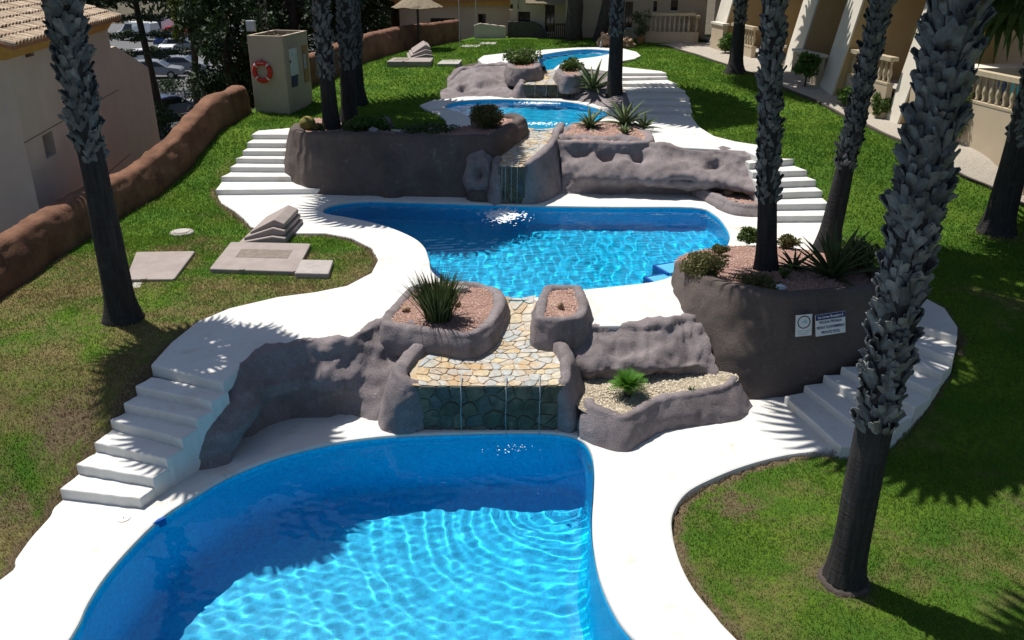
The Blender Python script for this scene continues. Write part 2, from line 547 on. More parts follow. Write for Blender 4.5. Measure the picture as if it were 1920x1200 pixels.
# water: real refraction, ripples are in the mesh
m = bpy.data.materials.new('water'); MAT['water'] = m; m.use_nodes = True
nt = m.node_tree; nt.nodes.clear()
o = nt.nodes.new('ShaderNodeOutputMaterial'); gl = nt.nodes.new('ShaderNodeBsdfGlass')
gl.inputs['IOR'].default_value = 1.33; gl.inputs['Roughness'].default_value = 0; gl.inputs['Color'].default_value = (.90, 1, 1, 1)
nt.links.new(gl.outputs[0], o.inputs[0])
m, nt, N, L, b = nodes('falling_water')
b.inputs['Base Color'].default_value = (.75, .85, .9, 1); b.inputs['Roughness'].default_value = .15
b.inputs['Transmission Weight'].default_value = .75; b.inputs['IOR'].default_value = 1.2
m = simple('foam', (.82, .86, .88), .5, (.75, .82, .86), bstr=0)

simple('pink_gravel', (.34, .21, .175), .95, (.24, .14, .115), 24, .9, 60, .03)
simple('pale_gravel', (.40, .345, .265), .95, (.27, .22, .16), 24, .9, 60, .03)
simple('white_gravel', (.47, .43, .37), .95, (.34, .30, .25), 18, .9, 45, .04)
objrand('pink_pebble', [(0, (.40, .25, .2)), (.4, (.28, .155, .125)), (.75, (.45, .33, .26)), (1, (.20, .12, .10))], bstr=0)
objrand('pale_pebble', [(0, (.52, .45, .34)), (.4, (.36, .30, .21)), (.75, (.6, .54, .44)), (1, (.24, .19, .14))], bstr=0)
for nm, c1, c2, c3 in (('pink_pebbles', (.40, .25, .205), (.26, .145, .115), (.46, .37, .30)), ('pale_pebbles', (.50, .44, .34), (.33, .27, .19), (.62, .57, .48)), ('white_pebbles', (.55, .51, .45), (.40, .35, .29), (.66, .63, .58))):
    m, nt, N, L, b = nodes(nm)
    c = mix(nt, ramp(nt, ntex(nt, 55, 2, .5), [(.4, 0.), (.55, 1.)]), c1, c2)
    c = mix(nt, ramp(nt, ntex(nt, 37, 2, .5), [(.56, 0.), (.62, 1.)]), c, c3)
    L.new(c, b.inputs['Base Color']); b.inputs['Roughness'].default_value = .9
objrand('chute_stone', [(0, (.42, .40, .36)), (.2, (.33, .36, .37)), (.4, (.50, .40, .24)), (.55, (.38, .28, .17)), (.7, (.36, .37, .36)), (.85, (.50, .44, .33)), (1, (.22, .25, .27))],
        .55, .3, 12, .5, 24, .015, .4, ((.44, .29, .14), 2.6, .54))
nt = MAT['chute_stone'].node_tree; b = nt.nodes['Principled BSDF']; src = b.inputs['Base Color'].links[0].from_socket
c = mix(nt, ramp(nt, ntex(nt, 4.5, 6, .75), [(.5, 0.), (.7, .75)]), src, (.56, .53, .47))
c = mix(nt, ramp(nt, ntex(nt, 1.8, 6, .75, .5), [(.56, 0.), (.68, .7)]), c, (.40, .23, .085))
nt.links.new(c, b.inputs['Base Color'])
objrand('slate_stone', [(0, (.05, .058, .04)), (.3, (.09, .082, .052)), (.55, (.06, .074, .068)), (.8, (.12, .105, .07)), (1, (.06, .082, .095))], .6, .5, 7, .7, 20, .02, .25, ((.14, .12, .085), 3.5, .58))
simple('mortar_pale', (.46, .40, .31), .9, (.40, .27, .13), 5, .4)
simple('mortar_dark', (.085, .09, .075), .8, (.12, .11, .08), 8, .4)

# palms
m, nt, N, L, b = nodes('palm_trunk')
g = N.new('ShaderNodeTexCoord'); mp = N.new('ShaderNodeMapping'); L.new(g.outputs['Object'], mp.inputs[0])
mp.inputs['Scale'].default_value = (14, 14, 1.2)
ft = ntex(nt, 1.5, 6, .7, 0, mp.outputs[0])
mp2 = N.new('ShaderNodeMapping'); L.new(g.outputs['Object'], mp2.inputs[0]); mp2.inputs['Scale'].default_value = (2, 2, 26)
rt = ntex(nt, 1.2, 4, .6, .4, mp2.outputs[0])
c = mix(nt, ramp(nt, ft, [(.35, 0.), (.65, 1.)]), (.021, .020, .0215), (.048, .045, .045))
c = mix(nt, ramp(nt, rt, [(.55, 0.), (.7, .6)]), c, (.022, .021, .022))
c = mix(nt, ramp(nt, ntex(nt, 2.2, 4, .6), [(.6, 0.), (.75, .4)]), c, (.085, .075, .068))
L.new(c, b.inputs['Base Color']); b.inputs['Roughness'].default_value = .9; b.inputs['Specular IOR Level'].default_value = .15
ad = N.new('ShaderNodeMath'); L.new(ft, ad.inputs[0]); L.new(rt, ad.inputs[1])
bump(nt, b, ad.outputs[0], .7, .03)
objrand('leaf_base', [(0, (.065, .074, .081)), (.3, (.125, .138, .142)), (.6, (.09, .101, .108)), (.85, (.185, .192, .188)), (1, (.045, .05, .055))], .7, .4, 9, .5, 45, .01, .3, ((.04, .034, .03), 6, .58))
leafmat('palm_frond', (.045, .085, .02), (.07, .115, .03), (.14, .13, .045), .2)
simple('dead_frond', (.20, .15, .085), .9, (.13, .095, .055), 5, .2)
simple('bark', (.045, .037, .031), .95, (.075, .063, .054), 5, .8, 14, .05)
simple('root_collar', (.085, .066, .058), .95, (.055, .045, .04), 9, .6, 30, .03)

# plants
leafmat('agave_leaf', (.075, .125, .05), (.115, .16, .065), (.16, .18, .075), .08, .45, 5)
leafmat('sword_leaf', (.05, .085, .025), (.085, .12, .045), (.13, .10, .045), .12, .5, 6)
leafmat('cycad_leaf', (.075, .21, .02), (.11, .26, .035), None, .25, .45, 5)
leafmat('shrub_leaf', (.06, .115, .022), (.10, .15, .035), (.14, .15, .05), .3, .5, 6)
leafmat('olive_leaf', (.095, .108, .036), (.15, .145, .052), (.17, .13, .06), .25, .6, 6)
leafmat('dark_leaf', (.016, .036, .012), (.028, .052, .015), None, .12, .6, 2)
leafmat('ficus_leaf', (.05, .125, .018), (.09, .17, .03), None, .3, .4, 6)
leafmat('yellow_leaf', (.10, .12, .022), (.055, .085, .018), None, .3, .5, 3)
simple('cactus_green', (.16, .15, .035), .8, (.27, .22, .06), 40, .6, 60, .02)

# buildings
simple('render_beige', (.52, .425, .31), .9, (.47, .38, .27), 1.4, .25, 60, .006)
simple('render_bounce_ochre', (.50, .36, .19), .9, (.45, .32, .16), 2, .25, 60, .006)  # warm bounce light of the pier sides mixed into the colour
simple('render_brown', (.56, .475, .40), .9, (.50, .42, .35), 1.2, .25, 60, .006)
simple('render_white', (.66, .615, .53), .85, (.60, .55, .47), 2, .2, 60, .006)
simple('pump_render', (.47, .40, .31), .9, (.42, .35, .26), 1.5, .3, 60, .006)
simple('precast', (.47, .40, .29), .85, (.38, .31, .21), 7, .3, 50, .006)
simple('yellow_cornice', (.50, .30, .085), .85, (.42, .25, .07), 3, .2)
objrand('roof_tile', [(0, (.40, .30, .21)), (.35, (.46, .36, .26)), (.7, (.33, .235, .16)), (1, (.52, .43, .33))], .9, .35, 10, .4, 40, .01)
simple('dark_glass', (.012, .013, .015), .08, (.02, .02, .022), 2, 0, spec=.6)
simple('window_frame', (.05, .045, .04), .5, (.035, .03, .028), bstr=0)
simple('shade_cloth', (.018, .030, .020), .95, (.012, .02, .014), 90, .5, 90, .01)
simple('dark_wood', (.10, .055, .028), .7, (.07, .037, .02), 5, .3)
simple('board_wood', (.34, .205, .10), .7, (.27, .155, .07), 4, .3)
simple('thatch', (.30, .25, .175), 1, (.20, .16, .105), 12, .9, 40, .05)
simple('dark_metal', (.03, .027, .025), .5, (.045, .04, .035), bstr=.1)
simple('grey_metal', (.42, .43, .44), .4, (.35, .36, .37), bstr=.1, metal=.6)
simple('hatch_plastic', (.315, .27, .25), .8, (.255, .215, .20), 3, .4, 70, .008)
simple('hatch_dirt', (.17, .14, .115), 1, (.24, .205, .18), 9, .6, 50, .01)
simple('pale_stone', (.40, .36, .345), .95, (.31, .275, .265), 6, .6, 40, .02)
simple('warm_stone', (.36, .24, .15), .95, (.25, .155, .095), 4, .6, 20, .03)
simple('concrete', (.42, .40, .37), .9, (.34, .32, .29), 5, .4)
simple('kerb_dark', (.09, .075, .065), .95, (.06, .05, .045), 6, .4)
simple('asphalt', (.13, .13, .135), .95, (.105, .105, .11), 1.5, .3, 80, .006)
simple('earth', (.10, .082, .055), 1, (.06, .055, .035), .6, .6, 12, .05)
simple('sign_white', (.70, .71, .74), .45, (.66, .67, .70), bstr=0)
simple('sign_blue', (.02, .03, .16), .45, (.015, .025, .13), bstr=0)
simple('print_grey', (.33, .38, .45), .5, (.30, .35, .42), bstr=0)
simple('print_cyan', (.36, .52, .60), .5, (.33, .48, .56), bstr=0)
simple('print_black', (.012, .012, .013), .5, (.015, .015, .016), bstr=0)
simple('buoy_red', (.55, .04, .022), .45, (.48, .032, .02), bstr=0)
simple('buoy_white', (.68, .64, .60), .5, (.6, .56, .52), bstr=0)
simple('board_white', (.55, .62, .66), .4, (.50, .57, .62), bstr=0)
simple('lamp_glass', (.50, .55, .62), .2, (.45, .50, .58), bstr=0)
simple('towel_teal', (.02, .22, .28), .95, (.015, .17, .23), 20, .4)
simple('towel_navy', (.015, .03, .09), .95, (.012, .025, .075), 20, .4)
simple('terracotta', (.36, .17, .09), .85, (.30, .135, .07), 6, .3)
for nm, c in (('car_silver', (.22, .23, .25)), ('car_navy', (.03, .04, .09)), ('car_white', (.70, .70, .69)), ('car_black', (.015, .015, .018)), ('car_red', (.42, .03, .02)), ('car_blue', (.03, .07, .22))):
    simple(nm, c, .25, c, bstr=0, spec=.5)
simple('tyre', (.012, .012, .012), .9, (.02, .02, .02), bstr=0)
simple('rim_alloy', (.35, .35, .36), .35, (.3, .3, .31), bstr=0, metal=.7)
W = MAT

# ------------------------------------------------------------------ decks and pools
CUTS = []          # outlines (xy) where the lawn is left out
def pxs(pts, z): return [tuple(G(x, y, z)[:2]) for x, y in pts]
Z1, Z2, Z3, Z4 = 0.0, 1.1, 2.2, 2.9

def water(name, outline, z, step, fn, label):
    ol = np.array(outline)
    x0, y0 = ol.min(0) - step; x1, y1 = ol.max(0) + step
    nx = int((x1 - x0) / step) + 2; ny = int((y1 - y0) / step) + 2
    X, Y = np.meshgrid(x0 + np.arange(nx) * step, y0 + np.arange(ny) * step)
    ins = inside(ol, X, Y)
    f_ok = ins[:-1, :-1] | ins[1:, :-1] | ins[:-1, 1:] | ins[1:, 1:]
    Zs = z + fn(X, Y)
    idx = np.arange(nx * ny).reshape(ny, nx)
    F = np.stack([idx[:-1, :-1][f_ok], idx[:-1, 1:][f_ok], idx[1:, 1:][f_ok], idx[1:, :-1][f_ok]], 1)
    used = np.unique(F); remap = np.zeros(nx * ny, int); remap[used] = np.arange(len(used))
    V = np.stack([X.ravel(), Y.ravel(), Zs.ravel()], 1)[used]
    o = obj(name, fast_mesh(name, V, remap[F], W['water'], True))
    o.cycles.is_caustics_caster = True
    tag(o, label, 'water', kind='structure')
    return o

def basin(name, outline, top, depth, label):
    ol = np.array(outline)
    if area2(ol) < 0: ol = ol[::-1]
    rings = [(.012, top), (.012, top - depth + .22), (.05, top - depth + .09), (.16, top - depth + .02), (.3, top - depth)]
    V = []; F = []; n = len(ol)
    for d, z in rings:
        q = offset_poly(ol, d); V += [(a, b, z) for a, b in q]
    for i in range(len(rings) - 1):
        F += [(i * n + k, (i + 1) * n + k, (i + 1) * n + (k + 1) % n, i * n + (k + 1) % n) for k in range(n)]
    last = V[-n:]
    for t in tess([last]): F.append(tuple((len(rings) - 1) * n + i for i in t))
    o = mk(name, V, F, W['pool_mosaic'], None, False)
    bm = bmesh.new(); bm.from_mesh(o.data); bmesh.ops.recalc_face_normals(bm, faces=bm.faces[:])
    bmesh.ops.reverse_faces(bm, faces=bm.faces[:]); bm.to_mesh(o.data); bm.free()
    o.cycles.is_caustics_receiver = True
    tag(o, label, 'pool', kind='structure')
    return o

def waves(seed, comps, amp):
    r = random.Random(seed)
    W_ = []
    for lam, a in comps:
        for _ in range(4):
            th = r.uniform(0, 6.283); W_.append((2 * math.pi / lam * math.cos(th), 2 * math.pi / lam * math.sin(th), r.uniform(0, 6.28), a * amp))
    def f(X, Y):
        z = 0
        for kx, ky, p, a in W_:
            z = z + a * np.sin(kx * X + ky * Y + p + .6 * np.sin(.9 * X - .7 * Y + p))
        return z
    return f

# lowest terrace
pool1 = catmull(pxs([(135, 1200), (165, 1140), (200, 1085), (255, 1022), (305, 975), (365, 935), (430, 897), (520, 861), (620, 836), (715, 823), (800, 818),
    (900, 815), (985, 814), (1050, 817), (1090, 829), (1108, 851), (1114, 885), (1113, 930), (1110, 980), (1113, 1030), (1125, 1090), (1150, 1150), (1185, 1200)], -.05)
    + [(1.75, 6.4), (2.0, 5.2), (1.2, 3.9), (-1.2, 3.4), (-3.6, 4.0), (-4.8, 5.6)], 5, True)
deck1 = catmull([(-6.9, 6.6), (-7.2, 4.2), (-5, 2.2), (0, 1.6), (3.3, 2.6), (3.4, 5.2)] + pxs([(1385, 1200), (1340, 1150), (1300, 1100), (1275, 1050), (1262, 1000), (1263, 962), (1287, 925), (1330, 900), (1400, 872), (1480, 852), (1560, 843)], 0)
    + [(5.2, 11.0), (6.4, 11.6), (7.2, 13.0), (6.6, 13.9), (4.6, 13.5), (1.4, 13.3), (-3.5, 13.2), (-5.3, 11.9), (-5.75, 10.6)] + pxs([(112, 940), (92, 968), (58, 1006), (28, 1047), (0, 1085)], 0), 4, True)
o = obj('pool_terrace', slab('pool_terrace', deck1, Z1, .3, W['white_paint'], .035, [pool1])); tag(o, 'white painted terrace round the lowest and nearest pool', 'terrace', kind='structure')
CUTS.append(deck1)
basin('pool_basin', pool1, -.045, 1.75, 'blue mosaic shell of the lowest and nearest pool')
def f1(X, Y):
    r = np.hypot(X - .35, Y - 11.2)
    wob = 1.1 * np.sin(X * 1.7 + .6) + 1.0 * np.sin(Y * 1.4 + X * .9) + .8 * np.sin(X * 3.1 - Y * 2.3) + .5 * np.sin(X * 6.3 + Y * 5.1)
    ring = .0014 * np.sin(r * 2 * math.pi / .26 + wob) / (1 + .25 * r) + .0013 * np.sin(r * 2 * math.pi / .15 + 1.7 * wob + .8 * np.sin(X * 5 + Y * 4)) * np.exp(-r * .45)
    return ring + waves(3, [(.9, 1.), (.5, .45), (.27, .25), (.16, .14)], .0017)(X, Y)
water('pool_water', pool1, -.10, .032, f1, 'rippled blue water of the lowest and nearest pool')

# middle terrace, open at the mouth of the cascade
pool2 = pxs([(945, 563), (900, 556), (850, 541), (812, 514), (805, 490), (795, 465), (770, 446), (720, 426), (660, 412), (608, 402), (622, 388), (680, 380), (760, 381), (920, 386),
    (1020, 389), (1150, 391), (1300, 392), (1340, 405), (1362, 430), (1368, 450), (1355, 474), (1320, 497), (1280, 513), (1230, 531), (1150, 541), (1100, 546), (1040, 553), (1000, 563)], 1.05)
p2 = catmull(pool2, 5)
rim1 = [(447, 690), (500, 668), (575, 652), (650, 638), (735, 605)]
out2 = pxs([(1008, 566)], 1.1) + [(.9, 13.6), (1.25, 12.98), (2.0, 13.0), (2.6, 13.0), (3.2, 13.5), (4.5, 13.4), (6.2, 13.4)] + \
    pxs([(1690, 600), (1795, 632), (1796, 612), (1772, 577), (1730, 555), (1680, 545), (1610, 505), (1570, 460), (1556, 418), (1500, 395), (1410, 360)], 1.1) + [(5.4, 21.9), (0, 21.9), (-4.7, 21.9), (-5.2, 22.3), (-7.0, 22.3)] + \
    pxs([(405, 362), (415, 380), (440, 395), (456, 408), (470, 424), (500, 434), (560, 437), (612, 437), (660, 446), (696, 464), (709, 486), (696, 511), (650, 535), (590, 547), (520, 556), (430, 577), (370, 602), (320, 642), (283, 683)], 1.1) + \
    [tuple(G(418, 718, 1.1)[:2])] + [(G(x, y, 1.1).x + .02, G(x, y, 1.1).y + .1) for x, y in rim1] + [(-1.7, 13.4), (-.75, 13.6)] + pxs([(938, 566)], 1.1)
deck2 = np.vstack([np.array(out2), p2])
o = obj('pool_terrace', slab('pool_terrace', deck2, Z2, .2, W['white_paint'], .03)); tag(o, 'white painted terrace round the wide middle pool', 'terrace', kind='structure')
CUTS.append(np.array(out2))
basin('pool_basin', p2, Z2 - .045, 1.35, 'blue mosaic shell of the wide middle pool')
_w2 = waves(5, [(.50, .9), (.30, .75), (.19, .45), (.13, .22)], .0013)
water('pool_water', p2, Z2 - .09, .03, lambda X, Y: _w2(X, Y) + .004 * np.sin(np.hypot(X + .1, Y - 20) * 22) * np.exp(-np.hypot(X + .1, Y - 20) * 1.1), 'bright rippled water of the wide middle pool')

# third terrace
pool3 = pxs([(985, 243), (975, 237), (930, 231), (888, 225), (866, 214), (836, 204), (846, 195), (880, 190), (940, 188), (1000, 190), (1065, 193), (1110, 202), (1138, 214), (1122, 228), (1078, 239), (1042, 246)], 2.15)
p3 = catmull(pool3, 5)
out3 = pxs([(1050, 249)], 2.2) + [(1.6, 24.0), (2.6, 23.0), (3.6, 22.6), (4.4, 21.9), (5.9, 21.5)] + pxs([(1428, 296), (1448, 288), (1420, 271), (1380, 265), (1340, 255), (1312, 238), (1300, 222), (1290, 205)], 2.2) + [(4.3, 31.0), (1.5, 31.2), (-1.5, 30.8)] + \
    pxs([(850, 184), (812, 187), (786, 197), (800, 205), (822, 213), (835, 224), (838, 233), (800, 240), (730, 243)], 2.2) + [(-3.2, 24.0), (-1.0, 23.9), (.1, 24.0)] + pxs([(978, 246)], 2.2)
deck3 = np.vstack([np.array(out3), p3])
o = obj('pool_terrace', slab('pool_terrace', deck3, Z3, .2, W['white_paint'], .03)); tag(o, 'white painted terrace round the third pool up the slope', 'terrace', kind='structure')
CUTS.append(np.array(out3))
basin('pool_basin', p3, Z3 - .045, .95, 'blue mosaic shell of the third pool up the slope')
_w3 = waves(8, [(.55, 1.), (.33, .6)], .0022)
water('pool_water', p3, Z3 - .09, .06, _w3, 'blue water of the third pool up the slope')

# top terrace; ochre carries the warm bounce light on the shaded sides
pool4 = pxs([(1012, 131), (1011, 119), (1010, 107), (1030, 102), (1070, 96), (1110, 94), (1148, 97), (1150, 101), (1120, 108), (1076, 114), (1052, 121), (1038, 131)], 2.85)  # pale slab puts the sunlight on the pier front into its colour
p4 = catmull(pool4, 5)
out4 = pxs([(1046, 133), (1085, 127), (1120, 130), (1168, 137), (1250, 137), (1240, 133), (1195, 128), (1160, 124), (1155, 116), (1190, 110), (1202, 104), (1194, 97), (1170, 91), (1130, 88), (1080, 89), (1020, 93), (985, 98), (940, 100), (906, 104), (896, 111), (905, 119), (940, 124), (1004, 133)], 2.9)
deck4 = np.vstack([np.array(out4), p4])
o = obj('pool_terrace', slab('pool_terrace', deck4, Z4, .2, W['white_paint'], .03)); tag(o, 'white painted terrace round the small farthest pool', 'terrace', kind='structure')
CUTS.append(np.array(out4))
basin('pool_basin', p4, Z4 - .045, .7, 'blue mosaic shell of the small farthest pool')
water('pool_water', p4, Z4 - .09, .08, waves(9, [(.6, 1.)], .0025), 'blue water of the small farthest pool')

# ------------------------------------------------------------------ stairs
def stairs(label, edges, z0, h, last, nm='stair_flight'):
    """edges: front corners (left px, right px) of each tread, bottom first; last: back corners of the top tread"""
    n = len(edges)
    root = empty(nm, (*G(*edges[0][0], z0 + h)[:2], z0))
    tag(root, label, 'stairs')
    pts = [(G(*l, z0 + h * (i + 1)), G(*r, z0 + h * (i + 1))) for i, (l, r) in enumerate(edges)]
    pts.append((G(*last[0], z0 + h * (n + 1)), G(*last[1], z0 + h * (n + 1))))
    ol = [p[0] for p in pts] + [p[1] for p in pts][::-1]
    CUTS.append(np.array([(p.x, p.y) for p in ol]))
    for i in range(n):
        (l, r), (l2, r2) = pts[i], pts[i + 1]
        e = .05
        lb = l2 + (l2 - l).normalized() * e; rb = r2 + (r2 - r).normalized() * e
        k = 9
        q = [l.lerp(r, t / k) for t in range(k + 1)] + [r.lerp(rb, t / 4) for t in range(1, 5)] + [rb.lerp(lb, t / k) for t in range(1, k + 1)] + [lb.lerp(l, t / 4) for t in range(1, 4)]
        me = slab('step', np.array([(p.x + random.uniform(-.006, .006), p.y + random.uniform(-.008, .008)) for p in q]), z0 + h * (i + 1) + random.uniform(-.004, .004), h * (i + 1) + .15, W['white_paint'], .022)
        o = obj('step', me, root)
    return root
stairs('white steps at lower left beside the lowest pool, partly shaded', [((112, 917), (262, 935)), ((142, 871), (287, 896)), ((177, 829), (312, 860)), ((206, 787), (340, 823)), ((231, 756), (369, 785)), ((254, 723), (396, 752))], 0, .157, ((278, 690), (420, 719)))
stairs('white curved steps round the signed planter at lower right', [((1471, 742), (1577, 838)), ((1508, 722), (1640, 822)), ((1545, 703), (1682, 795)), ((1578, 688), (1716, 764)), ((1610, 672), (1748, 732)), ((1640, 650), (1769, 700)), ((1662, 625), (1787, 672))], 0, .1375, ((1678, 590), (1797, 634)))
stairs('white steps left of the planter with two palms and barrel cactus', [((404, 356), (600, 354)), ((414, 331), (582, 331)), ((431, 313), (566, 314)), ((442, 297), (557, 298)), ((454, 283), (553, 283)), ((462, 268), (551, 268)), ((471, 252), (549, 252))], 1.1, .1375, ((482, 236), (556, 230)))
stairs('white steps fanning behind the palm right of the middle pool', [((1432, 405), (1550, 404)), ((1430, 383), (1555, 381)), ((1426, 362), (1543, 358)), ((1420, 342), (1531, 338)), ((1412, 323), (1514, 319)), ((1406, 306), (1489, 298))], 1.1, .157, ((1400, 290), (1450, 284)))
stairs('uneven white steps from third pool to farthest pool, half shaded', [((1196, 207), (1298, 208)), ((1186, 194), (1296, 195)), ((1180, 182), (1293, 183)), ((1174, 169), (1286, 170)), ((1168, 157), (1270, 157)), ((1162, 146), (1252, 144))], 2.2, .1, ((1158, 136), (1246, 134)))

# ------------------------------------------------------------------ lawn, beds and ground
kerb = [(-2.0, 46.0)] + [tuple(GG(*p)[:2]) for p in [(1230, 86), (1260, 90), (1373, 127), (1466, 165), (1583, 220), (1659, 254), (1769, 309), (1858, 354), (1920, 385)]][0:] + [(13.0, 19.2), (14.5, 17.5)]
kerb = [k for k in kerb if k[0] > 5]
kb = catmull(kerb, 8)
gravel_poly = np.vstack([kb, np.array([(30, 17.5), (30, 50), (6.0, 50)])])
def wall_x(y): return np.interp(y, [5, 14, 16.3, 18.6, 21.2, 22.9, 24.9, 27.6, 31, 32.7, 35.8, 39.6, 41.8, 43.6, 46], [-9.3, -9.3, -9.3, -9.25, -9.05, -8.65, -8.35, -8.2, -7.0, -6.35, -5.6, -4.5, -3.25, -2.2, -1.5])
st = .11
X, Y = np.meshgrid(np.arange(-9.6, 26.01, st), np.arange(1.0, 47.01, st))
Zt = gz(X, Y)
CUTS.append(np.array([(-2, 11.6), (1.2, 11.6), (1.2, 14.6), (-2, 14.6)]))
CUTS.append(np.array([(.9, 20.9), (6.3, 20.6), (6.4, 21.5), (5.9, 21.6), (4.4, 22.2), (3.6, 22.8), (.9, 24.5)]))
CUTS.append(np.array(pxs([(812, 188), (836, 158), (866, 134), (900, 127), (1010, 130), (1100, 140), (1172, 150), (1200, 208), (1080, 195)], 2.4)))
drop = np.zeros(X.shape, bool)
for c in CUTS:
    q = np.array(c)
    if area2(q) < 0: q = q[::-1]
    drop |= inside(q, X, Y)
gp = gravel_poly if area2(gravel_poly) > 0 else gravel_poly[::-1]
ing = inside(gp, X, Y)
xw = wall_x(Y) - .35
Xc = np.maximum(X, xw)
idx = np.arange(X.size).reshape(X.shape)
def quads(ok): return np.stack([idx[:-1, :-1][ok], idx[:-1, 1:][ok], idx[1:, 1:][ok], idx[1:, :-1][ok]], 1)
def allc(a): return a[:-1, :-1] & a[1:, :-1] & a[:-1, 1:] & a[1:, 1:]
Zt = np.where(drop, Zt - .16, Zt)
ok = ~allc(drop) & ~allc(X < xw)
V = np.stack([Xc.ravel(), Y.ravel(), Zt.ravel()], 1)
o = obj('lawn', fast_mesh('lawn', V, quads(ok), W['turf'], True)); tag(o, 'sloping green lawn with dry patches around the pools', 'lawn', kind='structure')
ok = ~allc(~ing)
# gravel strip: outline sheet laid just above the turf
xs = np.linspace(0, 1, 14)
fine = catmull(kerb, 14)
V = []; F = []
for k, (a, b) in enumerate(fine):
    for s in xs: V.append((a + s * s * 8 + s * .5, b + s * 3, float(gz(a + s * s * 8 + s * .5, b + s * 3)) + .02))
nn = len(xs)
for k in range(len(fine) - 1):
    F += [(k * nn + j, k * nn + j + 1, (k + 1) * nn + j + 1, (k + 1) * nn + j) for j in range(nn - 1)]
o = mk('gravel_strip', V, F, W['white_gravel'], None, True); tag(o, 'pale gravel strip between lawn and the terraced houses', 'gravel', kind='structure')
mbk = MB()
for a, b in zip(fine, fine[1:]):
    t = Vector((b[0] - a[0], b[1] - a[1], 0)); n = Vector((-t.y, t.x, 0)).normalized() * .05
    za, zb = float(gz(*a)), float(gz(*b))
    A = Vector((a[0], a[1], za - .1)); B = Vector((b[0], b[1], zb - .1))
    mbk.add([A - n, B - n, B + n, A + n, A - n + Vector((0, 0, .16)), B - n + Vector((0, 0, .16)), B + n + Vector((0, 0, .16)), A + n + Vector((0, 0, .16))], [(4, 5, 6, 7), (0, 1, 5, 4), (2, 3, 7, 6)])
o = mbk.build('lawn_kerb', W['kerb_dark']); tag(o, 'thin dark kerb between right lawn and pale gravel', 'kerb', kind='structure')
CUTS.append(gp)

o = mk('ground', [(-700, -300, -2.7), (700, -300, -2.7), (700, 1100, -2.7), (-700, 1100, -2.7)], [(0, 1, 2, 3)], W['earth']); tag(o, 'bare dark ground below the terraces', 'ground', kind='structure')
o = mk('car_park', [(-80, 40, -2.66), (-14, 40, -2.66), (-14, 130, -2.66), (-80, 130, -2.66)], [(0, 1, 2, 3)], W['asphalt']); tag(o, 'grey asphalt car park below the left wall', 'car park', kind='structure')

def wear_at(x, y):
    pts = np.vstack([np.array(deck1), np.array(out2)[::1]])
    # densify the terrace outlines
    dn = []
    for l in (np.array(deck1), np.array(out2)):
        nx_ = np.roll(l, -1, 0)
        for t in (0, .25, .5, .75): dn.append(l + (nx_ - l) * t)
    pts = np.vstack(dn)
    out = np.zeros(len(x))
    sel = np.where((y < 24))[0]
    for c in np.array_split(sel, max(1, len(sel) // 6000)):
        if len(c) == 0: continue
        d2 = ((x[c, None] - pts[None, :, 0]) ** 2 + (y[c, None] - pts[None, :, 1]) ** 2).min(1)
        out[c] = .8 * np.clip(1 - np.sqrt(d2) / .24, 0, 1)
    for (a, b, r_, k_) in ((-6.35, 10.6, .6, .6), (-6.6, 9.3, .5, .5), (3.9, 8.1, .5, .5), (-6.7, 13.4, .6, .45), (10.8, 18.1, .7, .5), (3.0, 9.6, .5, .5), (7.0, 9.3, .6, .4)):
        out = np.maximum(out, k_ * np.exp(-((x - a) ** 2 + (y - b) ** 2) / r_ ** 2))
    return out
def set_wear(me, vals):
    at_ = me.attributes.new('wear', 'FLOAT', 'POINT'); at_.data.foreach_set('value', vals.astype(np.float32))
_lm = bpy.data.objects['lawn'].data
_co = np.zeros(len(_lm.vertices) * 3, np.float32); _lm.vertices.foreach_get('co', _co); _co = _co.reshape(-1, 3)
set_wear(_lm, wear_at(_co[:, 0].astype(float), _co[:, 1].astype(float)))

